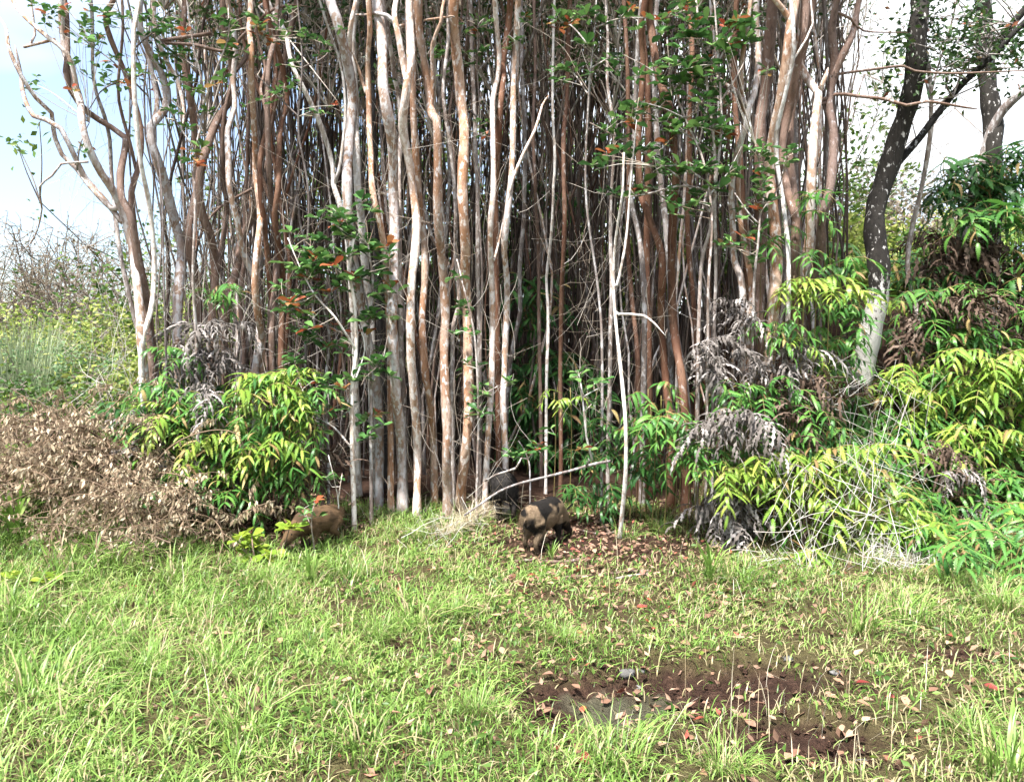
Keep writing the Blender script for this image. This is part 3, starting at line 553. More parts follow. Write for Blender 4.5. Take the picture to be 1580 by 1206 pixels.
def fill(poly, dist, tone, label, group, h, size=1., n=None, tries=900, face=None, stop=999, y0=5.2):
    poly = pts(poly); xs = [a for a, b in poly]; ys = [b for a, b in poly]; got = []
    for _ in range(tries):
        px, py = random.uniform(min(xs), max(xs)), random.uniform(min(ys), max(ys))
        if not inside(px, py, poly) or any((px - a) ** 2 + (py - b) ** 2 < dist * dist for a, b in got): continue
        if 1308 < px < 1392 and 360 < py < 560: continue
        p = hit(px, py, h + random.uniform(-.06, .06), y0)
        if p is None: continue
        got.append((px, py)); fern(p, tone if isinstance(tone, str) else random.choices(*tone)[0], label, group, size * random.uniform(.85, 1.15), n, face)
        if len(got) >= stop: break
def ferns_at(s, Yd, tone, label, group, size=1., n=None, face=None):
    for px, py in pts(s):
        if 1312 < px < 1385 and 380 < py < 555: continue
        fern(at(px, py, Yd + random.uniform(-.06, .06)), tone, label, group, size * random.uniform(.9, 1.1), n, face)
# right bank, nearest heap first
Lb = 'bright green fern on the slope of the right bank'; Gb = 'green ferns on the right bank'
fill('1290,600 1400,570 1580,560 1580,840 1480,850 1400,800 1330,720', 32, 'green', Lb, Gb, .28, 1.0)
fill('1240,520 1400,500 1430,640 1340,700 1250,660', 38, (('green', 'yellow'), (3, 1)), 'green fern on the bank below the trunk of the dark leaning tree', 'ferns below the dark leaning tree', .35, 1.0)
fill('1380,700 1580,650 1580,850 1430,830', 48, (('green', 'yellow'), (2, 1)), 'fern at the right foot of the bank beside the hollow', 'ferns at the right foot of the bank', .22, .95)
fill('1080,590 1240,570 1260,700 1120,700', 40, (('green', 'yellow'), (3, 1)), 'green fern at the shoulder of the right heap under the guavas', 'ferns at the shoulder of the right heap', .35, .9)
fill('1380,560 1580,500 1580,700 1500,700 1420,640', 60, 'yellow', 'yellow green fern crowning the right end of the bank', 'yellow ferns at the right end of the bank', .42, 1.1, 5)
ferns_at('1490,540 1540,545 1585,540 1510,575 1565,580', 7.4, 'yellow', 'yellow green fern crowning the right end of the bank', 'yellow ferns at the right end of the bank', 1.15, 5)
ferns_at('1375,540 1400,590 1425,700 1405,640', 7.4, 'yellow', 'pale yellow fern hanging below the dark leaning trunk', 'pale ferns below the dark leaning trunk', 1.0, 4)
fill('1340,430 1580,400 1580,560 1440,560 1350,540', 50, (('green', 'deep', 'brown', 'yellow'), (3, 2, 4, 1)), 'fern in the mixed green and brown growth behind the bank crest', 'mixed ferns behind the bank crest', .35, 1.1)
fill('1290,300 1400,310 1580,250 1580,420 1440,430 1300,430', 55, (('green', 'deep', 'yellow'), (3, 3, 1)), 'green fern high on the bank behind the dark leaning trunk', 'green ferns high on the bank', .9, 1.3, None, 900, None, 999, 8.6)
for _s, _t in (('1395,478 1445,462 1500,455 1560,462 1410,505 1470,470', 'brown'), ('1420,450 1480,445 1540,440 1575,480 1430,490 1525,480 1455,500', 'green'), ('1400,430 1465,420 1510,430 1580,430', 'deep')):
    ferns_at(_s, 8.0 if _t != 'deep' else 8.5, _t, {'brown': 'dead brown', 'green': 'mid green', 'deep': 'dark green'}[_t] + ' fern on the bank crest right of the thin grey stem', _t + ' ferns on the bank crest', 1.15, 4)
ferns_at('1475,510 1500,520 1480,495', 7.9, 'green', 'dense bright fern cushion in the middle of the bank', 'bright fern cushions on the bank', 1.1, 5)
ferns_at('1560,350 1575,390 1540,330 1500,330', 8.4, 'green', 'long green frond fern beside the mound of the far right trunk', 'long ferns beside the far mound', 1.6, 4)
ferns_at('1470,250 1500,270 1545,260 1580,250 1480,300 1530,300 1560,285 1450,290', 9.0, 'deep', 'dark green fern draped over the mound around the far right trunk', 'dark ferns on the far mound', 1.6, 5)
ferns_at('1440,370 1475,380 1510,390 1460,410 1500,420 1430,400 1530,420', 8.7, 'brown', 'withered brown fern hanging on the mound of the far right trunk', 'withered ferns on the far mound', 1.5, 5)
# heap in the right middle
Ly = 'yellow green fern on the heap in front of the right guavas'; Gy = 'yellow ferns on the right heap'
ferns_at('1250,700 1290,720 1330,730 1270,760 1310,780 1350,760 1230,740 1200,730 1130,725 1160,710 1350,800 1375,800 1320,820 1400,770 1250,800 1215,690 1285,690 1340,690', 6.35, 'yellow', Ly, Gy, .95, 4)
ferns_at('1250,850 1290,860 1225,850 1330,870 1270,880', 6.05, 'yellow', 'low yellow green fern at the foot of the right heap', 'low ferns at the foot of the right heap', .9, 4)
ferns_at('1180,590 1215,610 1150,600 1120,600 1240,640 1200,650 1185,690 1230,610 1265,660 1205,790 1240,820 1180,650', 6.6, 'green', 'mid green fern on top of the right heap', 'green ferns on top of the right heap', .95, 4)
ferns_at('1065,675 1050,690 1075,700 1010,655 1030,640 1045,660', 6.6, 'green', 'light green fern hanging over the hollow right of the white pole', 'ferns right of the white pole', .95, 4)
ferns_at('985,640 1000,600 1020,610 975,660', 6.9, 'green', 'green fern at the foot of the red guava trunks', 'ferns at the red trunks', .9, 3)
ferns_at('1115,720 1170,735', 6.3, 'yellow', 'golden fern at the left corner of the right heap', 'golden ferns at the corner of the right heap', .85, 4)
ferns_at('1400,800 1420,810 1460,830 1440,850 1390,830', 6.2, 'green', 'small green fern in front of the dark hollow at right', 'small ferns before the right hollow', .85, 3)
# around the right trunks
ferns_at('1225,425 1260,430 1280,450 1240,440', 6.8, 'yellow', 'yellow fern clasping the pale forked trunk', 'yellow ferns on the pale forked trunk', 1.0, 4)
ferns_at('1195,500 1215,480 1180,510', 6.75, 'green', 'green fern between the right trunks', 'ferns between the right trunks', .9, 3)
ferns_at('1235,520', 6.7, 'yellow', 'little golden fern tuft on the right trunks', None, .7, 3)
ferns_at('1270,490 1290,520 1300,545 1285,470 1310,500 1300,450 1315,420 1295,400', 7.3, 'green', 'green fern left of the dark leaning trunk', 'ferns left of the dark leaning trunk', 1.05, 4)
ferns_at('1235,370 1245,315 1175,365', 6.9, 'green', 'fresh green fern hanging high on the right trunks', 'ferns high on the right trunks', .95, 3)
Ld = 'grey dead fern clump hanging at the right guava trunks'; Gd = 'grey dead ferns at the right trunks'
ferns_at('1105,520 1120,470 1150,485 1090,550 1130,540 1165,560 1200,550 1235,545 1225,575', 6.8, 'dead', Ld, Gd, .85, 4)
ferns_at('1140,635 1165,640 1115,650', 6.4, 'dead', 'silver grey dead fern mass on the right heap', 'silvery dead ferns on the right heap', .9, 5)
ferns_at('1120,765 1140,800 1105,790 1135,745', 6.5, 'dead', 'dark grey dead fern in the hollow under the right heap', 'dark dead ferns under the right heap', 1.0, 5)
ferns_at('1225,580 1250,600 1190,620 1220,760 1180,770', 6.75, 'brown', 'brown withered fern inside the right heap', 'brown ferns in the right heap', 1.0, 5)
ferns_at('1475,725 1490,790', 6.7, 'dead', 'grey curled dead fern in the dark hollow at right', 'grey ferns in the right hollow', .75, 4)
ferns_at('1440,700 1455,690 1530,810 1560,800', 6.9, 'brown', 'brown dead fern behind the dark hollow at right', 'brown ferns behind the right hollow', 1.0, 4)
fill('1290,560 1340,560 1360,600 1320,640 1280,620', 30, 'brown', 'brown dead fern at the foot of the dark leaning trunk', 'brown ferns at the dark leaning trunk', .2, .9, 4)
fill('1380,440 1480,440 1480,530 1390,520', 36, 'brown', 'brown dead fern in the thicket behind the bank', 'brown ferns behind the bank', .2, 1.0, 5)
# left heap
Ll = 'green fern on the heap below the left guavas'; Gl = 'green ferns on the left heap'
fill('195,610 260,575 400,575 490,580 490,700 430,750 300,750 215,700', 38, (('green', 'yellow', 'deep'), (5, 1, 2)), 'green fern filling the heap under the left guavas', 'ferns filling the left heap', .4, .9)
ferns_at('240,590 275,590 300,610 225,620 260,640 290,650 220,660 250,600 330,625 310,680 280,690 225,690 340,690 300,735 275,745', 6.75, 'green', Ll, Gl, .9, 4)
ferns_at('395,590 430,585 455,600 480,600 370,610 410,620 440,640 470,640 385,650 420,660 400,690 440,690 465,690 380,720 420,720 455,715 400,750 360,640', 6.65, 'green', 'vivid green fern at the right side of the left heap', 'vivid ferns at the right of the left heap', .95, 4)
ferns_at('400,605 440,612 468,640 395,662 432,682 380,705', 6.5, 'yellow', 'bright lime fern on the face of the left heap', 'bright lime ferns on the left heap', .9, 4)
ferns_at('435,572 470,575 400,580', 6.7, 'yellow', 'lime yellow fern topping the left heap', 'lime ferns topping the left heap', 1.0, 4)
ferns_at('250,625 265,660 330,665 300,720 350,670', 6.55, 'yellow', 'yellowing fern among the dry leaves of the left heap', 'yellowing ferns on the left heap', .85, 4)
ferns_at('330,448 345,445', 7.2, 'green', 'small green fern tuft perched high between the left trunks', 'fern tufts high between the left trunks', .8, 4)
ferns_at('270,530 285,545', 7.0, 'green', 'single green fern above the left heap', 'single ferns above the left heap', .8, 3)
ferns_at('300,500 330,510 350,490 320,540 360,545 290,540 340,560 270,570', 7.2, 'dead', 'grey dead fern piled against the left guava trunks', 'grey dead ferns at the left trunks', .85, 4)
ferns_at('225,640 240,690 320,700 340,740 330,600', 6.6, 'dead', 'pale dead fern among the left heap greenery', 'pale dead ferns in the left heap', .8, 4)
ferns_at('470,720 440,740 490,700 380,690', 6.9, 'brown', 'brown fern shadowed under the left heap', 'shadowed ferns under the left heap', .9, 4)
# undergrowth deep in the gap
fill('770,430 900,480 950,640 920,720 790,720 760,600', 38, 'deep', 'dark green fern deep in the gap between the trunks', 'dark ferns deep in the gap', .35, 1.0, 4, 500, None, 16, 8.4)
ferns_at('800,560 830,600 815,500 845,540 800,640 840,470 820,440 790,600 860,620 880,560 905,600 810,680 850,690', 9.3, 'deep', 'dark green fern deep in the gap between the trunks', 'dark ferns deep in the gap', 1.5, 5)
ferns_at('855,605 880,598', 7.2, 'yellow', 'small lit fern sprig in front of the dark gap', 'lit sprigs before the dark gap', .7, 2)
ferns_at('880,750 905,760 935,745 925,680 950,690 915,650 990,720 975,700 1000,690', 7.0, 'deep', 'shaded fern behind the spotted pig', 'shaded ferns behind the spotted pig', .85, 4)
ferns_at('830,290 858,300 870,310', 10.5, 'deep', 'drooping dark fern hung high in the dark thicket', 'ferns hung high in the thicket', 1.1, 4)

# ------------------------------------------------------------------ leafy saplings: stem, twigs and every leaf
def guava_leaf(mat, name='leaf', wd=.26, fold=.1):
    V = [(0, 0, 0), (.3, wd * .62, fold * .6), (.3, 0, .0), (.3, -wd * .62, fold * .6), (.68, wd, fold), (.68, 0, -.02), (.68, -wd, fold), (.9, wd * .55, fold * .4), (.9, -wd * .55, fold * .4), (1, 0, -.08)]
    T = [(0, 2, 1), (0, 3, 2), (4, 5, 7), (5, 8, 7), (5, 6, 8), (7, 8, 9)]; Qd = [(1, 2, 5, 4), (2, 3, 6, 5)]
    me = mesh_np(name, V, Qd, T, np.full(10, .5)); me.materials.append(mat); return me
LEAF = {'guava': [guava_leaf(M['guava'], wd=.25), guava_leaf(M['guava'], wd=.3, fold=.16), guava_leaf(M['guava'], wd=.22, fold=.04)], 'red': [guava_leaf(M['guava_red'])], 'weed': [guava_leaf(M['weed'], wd=.28), guava_leaf(M['weed'], wd=.33, fold=.14)]}
def sapling(name, label, Y, stems, ell, ls=.085, tone='guava', red=.06, bark='g', cat='sapling', per=5, ground=True, group=None):
    lines = []
    for w_, s_ in stems:
        pp = pts(s_); P = [at(a, b, Y) for a, b in pp]; ph = random.uniform(0, 6)
        P = [q + np.array((0, .08 * math.sin(ph + i_), 0)) for i_, q in enumerate(P)]; lines.append((w_, P))
    b0 = lines[0][1][0].copy(); g = float(H(b0[0], b0[1]))
    if ground and b0[2] > g: lines[0][1].insert(0, np.array((b0[0], b0[1], g - .05)))
    base = lines[0][1][0].copy(); 
    if ground: base[2] = g
    t = thing(name, base, label, cat, group); allp = []
    for k, (w_, P) in enumerate(lines):
        if k:                                   # start each branch on what was built before
            A = np.concatenate(allp); P[0] = A[np.argmin(np.linalg.norm((A - P[0])[:, [0, 2]], axis=1))]
        S, rr = smooth_line(P, .05, list(np.linspace(1, .45, len(P)) * w_ * .5 * mpx(Y))); allp.append(S)
        m = MB(); m.tube(S - base, rr, 6); obj('stem' if k == 0 else 'branch', m.mesh('stem', BARK[bark]), t)
    A = np.concatenate(allp); tw = MB()
    for cx, cy, rx, ry, n in ell:
        for _ in range(n):
            a, r = random.uniform(0, 6.28), math.sqrt(random.random())
            c = at(cx + rx * r * math.cos(a), cy + ry * r * math.sin(a), Y + random.uniform(-.16, .16))
            if c[2] < float(H(c[0], c[1])) + .02: continue
            dd = np.linalg.norm(A - c, axis=1); q = A[int(np.argmin(dd + .25 * np.abs(A[:, 2] - c[2] + .1)))]
            mid = (q + c) / 2 + rng.normal(size=3) * .03; sgm = smooth_line([q, mid, c], .06); tw.tube(sgm - base, np.linspace(.0035, .0018, len(sgm)), 4, random.random(), False)
            ax = (c - q) / (np.linalg.norm(c - q) + 1e-6); isred = random.random() < red
            for j in range(per + random.choice((-1, 0, 1))):
                lf = obj('leaf', random.choice(LEAF['red' if isred and random.random() < .7 else tone]), t, Vector(c - base - ax * random.uniform(0, .07)))
                s = ls * random.uniform(.8, 1.45); lf.scale = (s, s, s)
                lf.rotation_euler = (random.uniform(-.5, .5), random.uniform(-.75, .35), j * 6.28 / per + random.uniform(-.5, .5))
    if tw.n: obj('twigs', tw.mesh('twigs', M['twig']), t)['kind'] = 'stuff'
    return t
sapling('guava_sapling', 'leafy guava sapling with red new tips in front of the left trunks', 6.85, [(9, '549,790 546,700 543,600 547,540 545,470 539,420 548,370'), (4, '545,540 520,490 487,455 460,410 440,365'), (4, '543,690 515,660 490,640 470,600'), (3, '545,600 560,540 552,500')],
        [(505, 345, 45, 25, 11), (475, 415, 48, 35, 14), (525, 400, 40, 40, 11), (470, 485, 40, 25, 9), (500, 565, 60, 35, 13), (485, 640, 40, 30, 9)], red=.12, bark='w', ls=.1)
sapling('guava_sapling', 'second leafy sapling crowding the left side of the tall one', 6.95, [(6, '510,775 508,690 500,600 505,520 490,450 480,380'), (3, '505,540 470,500 445,470'), (3, '495,470 520,430 530,390'), (3, '505,620 470,590 450,570')],
        [(470, 375, 40, 35, 10), (515, 430, 40, 40, 11), (455, 450, 35, 35, 10), (490, 510, 45, 30, 10), (460, 580, 35, 25, 7), (515, 610, 35, 35, 7)], red=.1, bark='g', ls=.09)
sapling('guava_sapling', 'bushy guava shoot leaning against the pinkish white trunk', 6.95, [(7, '575,780 572,690 570,600 566,520 575,440 570,380'), (3, '570,600 590,560 600,520'), (3, '570,480 555,430 545,400')],
        [(570, 400, 40, 50, 14), (592, 450, 22, 40, 9), (585, 570, 22, 35, 7), (575, 650, 22, 30, 7), (545, 330, 35, 30, 9), (560, 500, 25, 30, 8)], red=.1, bark='g', ls=.1)
sapling('guava_sapling', 'sparse guava sprout climbing beside the reddish flaking trunk', 6.95, [(5, '735,770 738,640 733,520 715,440 705,400'), (2, '736,610 760,600 790,585'), (2, '735,640 715,645')],
        [(725, 515, 28, 15, 4), (718, 478, 20, 15, 3), (748, 600, 28, 14, 5), (728, 640, 25, 16, 5), (703, 420, 18, 15, 2), (788, 588, 14, 10, 2), (735, 560, 20, 12, 2)], red=.08)
sapling('guava_sapling', 'white stemmed sapling with pale leaf rosettes above the dark hollow', 6.7, [(4, '915,712 905,675 899,625 895,590 893,578'), (2, '899,618 915,602 936,592'), (2, '900,635 915,622')],
        [(885, 577, 16, 5, 3), (925, 580, 20, 6, 3), (918, 612, 8, 5, 1), (906, 692, 12, 7, 2)], red=.12, bark='w', ground=False)
sapling('guava_sapling', 'low guava seedlings at the edge of the hollow above the black pig', 6.75, [(3, '818,735 815,710 806,690 800,680'), (2, '815,710 790,705'), (2, '815,712 845,665')],
        [(808, 690, 25, 12, 5), (785, 705, 12, 7, 2), (845, 664, 10, 5, 1), (835, 700, 12, 10, 2)], red=.25, bark='g')
sapling('guava_sapling', 'tall leafy guava with sprays hanging across the right of the thicket', 6.8, [(7, '1078,560 1082,480 1086,400 1098,340 1100,250 1090,150 1080,50 1076,-10'), (4, '1100,330 1060,280 1000,235 950,210 909,193'), (4, '1098,300 1050,290 1000,300 960,305'), (3, '1092,170 1050,140 1000,110 960,90'), (3, '1095,240 1040,190 1000,170')],
        [(1000, 150, 60, 35, 8), (960, 195, 50, 22, 8), (1012, 218, 60, 28, 9), (985, 243, 50, 20, 6), (1060, 175, 45, 35, 7), (960, 290, 50, 18, 5), (1005, 300, 40, 20, 6), (1085, 100, 35, 45, 6)], red=.06, bark='g')
sapling('guava_sapling', 'thin guava with red leaves spreading into the top of the dark thicket', 6.95, [(5, '930,560 925,450 905,300 908,150 915,60 920,-10'), (3, '908,150 885,110 860,100'), (3, '912,80 880,40 850,30'), (3, '915,50 960,30 1030,25'), (3, '910,110 940,90')],
        [(890, 40, 48, 28, 9), (940, 22, 50, 20, 7), (872, 108, 38, 15, 6), (940, 108, 30, 28, 5), (1020, 40, 45, 30, 7), (1085, 18, 30, 20, 5)], red=.22, bark='g')
sapling('guava_sapling', 'glossy guava sprout climbing the front of the right trunks', 6.7, [(5, '1163,600 1162,440 1165,380 1170,330 1180,290 1170,220'), (3, '1168,350 1150,330 1130,300'), (3, '1172,320 1200,290 1215,240')],
        [(1165, 235, 30, 28, 8), (1182, 272, 30, 22, 7), (1160, 312, 35, 20, 6), (1150, 352, 30, 15, 4), (1213, 230, 28, 20, 4), (1110, 370, 22, 12, 4), (1165, 395, 15, 12, 2), (1118, 80, 28, 30, 6), (1190, 95, 10, 10, 2)], red=.05)
sapling('guava_sapling', 'guava limb with dense green leaves at the top right of the thicket', 6.75, [(6, '1105,520 1108,420 1104,300 1110,200 1105,100 1100,-10'), (3, '1106,120 1080,70 1060,20'), (3, '1106,160 1140,110 1160,60'), (3, '1104,100 1130,50 1150,10')],
        [(1060, 30, 40, 35, 10), (1110, 50, 40, 40, 11), (1150, 40, 30, 35, 7), (1090, 130, 40, 30, 8), (1060, 95, 35, 25, 7), (1100, 215, 35, 30, 7)], red=.05, bark='g', ls=.1)
sapling('guava_sapling', 'leafy guava sprays drooping between the red trunks and the Y fork', 6.72, [(5, '1092,540 1090,440 1095,340 1085,250 1060,180 1040,120 1030,60'), (3, '1088,280 1050,260 1010,260'), (3, '1090,300 1120,270 1140,230'), (3, '1060,180 1020,170 980,160'), (3, '1045,130 1080,110 1100,90')],
        [(1040, 250, 45, 25, 8), (1085, 250, 35, 30, 8), (1120, 270, 25, 25, 5), (990, 175, 45, 25, 8), (1040, 110, 45, 30, 9), (1060, 320, 40, 20, 6), (940, 250, 35, 25, 5), (1100, 165, 30, 25, 5)], red=.06, bark='g', ls=.1)
sapling('guava_sapling', 'slim guava with leafy sprays against the sky at the top left corner', 6.9, [(4, '262,560 258,430 250,300 232,200 215,110 190,40 180,-10'), (3, '225,140 180,100 140,70'), (3, '205,70 240,40 270,10'), (3, '215,110 170,140 140,170')],
        [(110, 30, 60, 30, 8), (180, 30, 45, 30, 9), (150, 90, 40, 30, 6), (240, 25, 40, 25, 7), (60, 15, 40, 15, 4), (190, 130, 30, 30, 4)], red=.15, bark='y', ls=.07)
sapling('guava_sapling', 'thin guava with small leafy sprays in front of the left thicket top', 7.0, [(5, '470,560 468,430 474,300 462,200 470,100 460,-10'), (3, '468,180 430,150 400,120'), (3, '470,110 500,80 520,40')],
        [(400, 160, 30, 30, 5), (440, 110, 35, 40, 7), (500, 60, 35, 40, 6), (460, 40, 40, 30, 7), (505, 160, 20, 25, 4), (400, 60, 30, 40, 6)], red=.1, bark='y', ls=.06)
sapling('guava_sapling', 'thin guava with small leafy sprays high behind the elbowed trunk', 7.4, [(4, '742,560 744,430 738,300 742,200 736,100 740,-10'), (3, '740,180 700,140 680,90'), (3, '738,110 770,70 800,30')],
        [(690, 90, 30, 40, 6), (740, 70, 35, 50, 8), (790, 40, 35, 40, 7), (745, 180, 20, 30, 4), (720, 30, 35, 25, 5)], red=.08, bark='y', ls=.06)
sapling('guava_sapling', 'leafy guava limb with reddish leaves filling the top left', 7.0, [(6, '305,560 303,430 306,330 300,250 310,150 292,60 286,-10'), (4, '308,160 340,110 355,60 350,10'), (3, '302,230 270,180 250,130'), (3, '300,100 255,70 225,30')],
        [(250, 55, 70, 45, 10), (345, 60, 55, 50, 11), (300, 125, 55, 28, 7), (290, 178, 45, 28, 6), (302, 240, 35, 18, 5), (225, 110, 25, 20, 3), (380, 30, 40, 25, 5)], red=.16, bark='g', ls=.08)
sapling('guava_sapling', 'twig of dark leaves against the sky at far left', 6.95, [(3, '118,262 128,235 135,215 140,190')], [(130, 225, 12, 18, 3), (45, 125, 10, 20, 3), (85, 25, 35, 20, 4), (115, 110, 20, 30, 3), (150, 45, 40, 30, 5)], red=.2, ground=False, ls=.06)
sapling('broadleaf_weed', 'yellow green broadleaf weed at the foot of the dry brush', 5.9, [(4, '400,905 400,870 395,840 390,825'), (3, '400,880 430,850 445,815'), (3, '400,870 375,850 368,835')], [(388, 838, 32, 18, 6), (405, 865, 25, 20, 5), (440, 815, 18, 14, 3), (400, 885, 20, 12, 3)], tone='weed', red=0, cat='weed', ls=.095, bark='b')
sapling('guava_seedling', 'glossy guava seedling growing beside the tan pig', 6.0, [(3, '485,850 484,810 486,785 487,770'), (2, '484,805 468,792')], [(486, 775, 10, 8, 2), (466, 790, 8, 6, 1), (495, 800, 8, 8, 1)], red=.3, cat='seedling', ls=.08)
sapling('broadleaf_weed', 'yellowish broadleaf weed in the tall grass at the left edge', 5.2, [(3, '45,985 40,940 30,905 20,890'), (3, '45,970 65,920 80,890')], [(25, 900, 30, 25, 6), (70, 905, 25, 25, 5), (75, 955, 25, 15, 4)], tone='weed', red=0, cat='weed', ls=.07, bark='b')
sapling('guava_seedling', 'thin seedling with pink tip among the stems beside the hollow', 6.4, [(3, '518,830 522,780 520,745 510,700'), (2, '521,770 528,730')], [(515, 735, 14, 12, 3), (520, 790, 10, 10, 1)], red=.4, cat='seedling', ls=.06, bark='w')

# ------------------------------------------------------------------ pigs
def loft(m, C, ry, rz, n=16):
    C = np.array(C, float); T = np.gradient(C, axis=0); T /= np.linalg.norm(T, axis=1)[:, None]; a = np.arange(n) * 2 * np.pi / n; V = []
    for c, t, y_, z_ in zip(C, T, ry, rz):
        s_ = np.array((-t[1], t[0], 0)); s_ = s_ / (np.linalg.norm(s_) + 1e-9) if np.linalg.norm(s_) > .05 else np.array((0, 1., 0)); v = np.cross(t, s_)
        V.append(c + np.cos(a)[:, None] * y_ * s_ + np.sin(a)[:, None] * z_ * v)
    k = len(C); V = np.concatenate(V + [C[:1], C[-1:]]); i_ = np.arange(k - 1)[:, None] * n; j = np.arange(n)[None]; jj = (j + 1) % n
    Q = np.stack([i_ + j, i_ + jj, i_ + n + jj, i_ + n + j], -1).reshape(-1, 4); b = k * n
    T3 = [(b, (q + 1) % n, q) for q in range(n)] + [(b + 1, (k - 1) * n + q, (k - 1) * n + (q + 1) % n) for q in range(n)]; m.add(V, Q, T3)
def coat(name, a, bcol, spot, thr):
    b = NT(name); v = b.objvec((1, 1, 1), False); st = b.noise(b.objvec((2, 9, 6), False), 22, 3, .7)
    f = b.ramp(b.noise(v, spot, 2, .5), [(thr - .03, (0, 0, 0)), (thr + .03, (1, 1, 1))])
    c = b.mix(f, a, bcol); c = b.mix(.7, c, b.ramp(st, [(.33, (.45, .43, .41)), (.67, (1.3, 1.26, 1.22))]), 'MULTIPLY')
    sx = b.n('ShaderNodeSeparateXYZ'); b.l(b.n('ShaderNodeTexCoord').outputs['Object'], sx.inputs[0])
    c = b.mix(b.ramp(sx.outputs[2], [(.05, (.8, .8, .8)), (.17, (0, 0, 0))]), c, (.035, .024, .018))      # muddy lower legs
    return b.bsdf(c, .8, .15, st, .4, .015)
def pig(label, p, head, sc, mat, hair, headdown=1.):
    t = thing('pig', p, label, 'pig'); t.rotation_euler = (0, 0, head); t.scale = (sc,) * 3; m = MB()
    loft(m, [(-.305, 0, .33), (-.28, 0, .335), (-.22, 0, .342), (-.12, 0, .345), (0, 0, .335), (.12, 0, .34), (.22, 0, .345), (.30, 0, .335), (.36, 0, .30)], [.04, .095, .128, .138, .14, .132, .115, .093, .068], [.04, .10, .136, .148, .156, .158, .15, .125, .09])
    hd = headdown
    loft(m, [(.24, 0, .34), (.32, 0, .325 - .01 * hd), (.40, 0, .30 - .045 * hd), (.46, 0, .28 - .085 * hd), (.52, 0, .26 - .13 * hd), (.575, 0, .245 - .165 * hd), (.60, 0, .24 - .175 * hd)], [.09, .088, .08, .066, .044, .035, .036], [.11, .105, .092, .075, .05, .038, .038])
    for s_ in (-1, 1):
        ph = .03 * s_
        for P, r in (([(-.2, .065 * s_, .32), (-.14 + ph, .078 * s_, .21), (-.225 + ph, .078 * s_, .12), (-.205 + ph, .078 * s_, .04), (-.19 + ph, .078 * s_, .004)], [.085, .055, .029, .023, .027]),
                     ([(.19, .06 * s_, .30), (.165 - ph, .075 * s_, .19), (.18 - ph, .075 * s_, .105), (.172 - ph, .075 * s_, .035), (.18 - ph, .075 * s_, .004)], [.075, .045, .027, .022, .026])):
            q, rr = smooth_line(P, .02, r); m.tube(q, rr, 10)
    tmp = bpy.data.objects.new('tmp', m.mesh('tmp')); col.objects.link(tmp)
    md = tmp.modifiers.new('r', 'REMESH'); md.mode = 'VOXEL'; md.voxel_size = .011
    md = tmp.modifiers.new('s', 'SMOOTH'); md.iterations = 8; md.factor = .5
    dg = bpy.context.evaluated_depsgraph_get(); me = bpy.data.meshes.new_from_object(tmp.evaluated_get(dg)); bpy.data.objects.remove(tmp)
    me.name = 'body'; me.materials.clear(); me.materials.append(mat); me.polygons.foreach_set('use_smooth', [True] * len(me.polygons)); body = obj('body', me, t)
    n = len(me.vertices); co = np.zeros(n * 3); no = np.zeros(n * 3); me.vertices.foreach_get('co', co); me.vertices.foreach_get('normal', no); co = co.reshape(-1, 3); no = no.reshape(-1, 3)
    k = rng.choice(n, min(n, 5200), False); k = k[co[k][:, 2] > .1]; c, nn = co[k], no[k]; d = nn * .35 + np.array((-.9, 0, -.25)) + rng.normal(size=c.shape) * .15; d /= np.linalg.norm(d, axis=1)[:, None]
    s3 = np.cross(d, nn); s3 /= np.linalg.norm(s3, axis=1)[:, None] + 1e-6; ln = rng.uniform(.02, .05, len(c))[:, None]
    V = np.stack([c + s3 * .0022, c - s3 * .0022, c + d * ln], 1).reshape(-1, 3); hm = mesh_np('bristles', V, None, np.arange(len(c) * 3).reshape(-1, 3), np.repeat(rng.random(len(c)), 3)); hm.materials.append(mat)
    tag(obj('bristles', hm, t), None, kind='stuff')
    zt = .30 - .045 * hd
    for s_ in (-1, 1):                                        # cupped ears, eyes
        V, Q = [], []
        for r_ in range(6):
            u = r_ / 5; wd = .036 * math.sin(math.pi * (.28 + .70 * u)) + .002
            for q in range(5):
                v = q / 4 * 2 - 1; V.append((.385 + .045 * u + .015 * v * v, s_ * (.055 + .062 * u + wd * v * .55), zt + .07 + .075 * u + wd * v * .6 - .02 * v * v))
        for r_ in range(5):
            for q in range(4): a = r_ * 5 + q; Q.append((a, a + 1, a + 6, a + 5))
        em = mesh_np('ear', V, Q); em.materials.append(mat); obj('ear', em, t)
        m = MB(); loft(m, [(.462, s_ * .052, .31 - .07 * hd), (.468, s_ * .059, .312 - .07 * hd), (.474, s_ * .063, .314 - .07 * hd)], [.007, .009, .004], [.007, .009, .004], 8); obj('eye', m.mesh('eye', hair), t)
    m = MB(); q = smooth_line([(-.295, 0, .37), (-.325, .005, .34), (-.33, .012, .28), (-.325, .006, .22)], .02); m.tube(q, np.linspace(.009, .004, len(q)), 6); obj('tail', m.mesh('tail', mat), t)
    m = MB(); m.tube([(.600, 0, .24 - .175 * hd), (.612, 0, .237 - .18 * hd)], [.034, .031], 12); obj('snout', m.mesh('snout', M['fallen_brown']), t)
    return t
DARK = coat('hair_black', (.02, .018, .017), (.035, .03, .028), 6, .6)
p = hit(836, 846); pig('small tan and black spotted pig rooting with its back to the viewer', p, R(58), .82, coat('coat_spotted', (.22, .16, .105), (.016, .014, .013), 4.6, .49), DARK)  # coat tones lowered to carry the shade of the overhang
p = hit(783, 812); pig('larger black pig half hidden in shadow behind the spotted pig', p + np.array((-.05, .3, .03)), R(100), .88, coat('coat_black', (.035, .032, .031), (.06, .056, .054), 5, .6), DARK, .8)
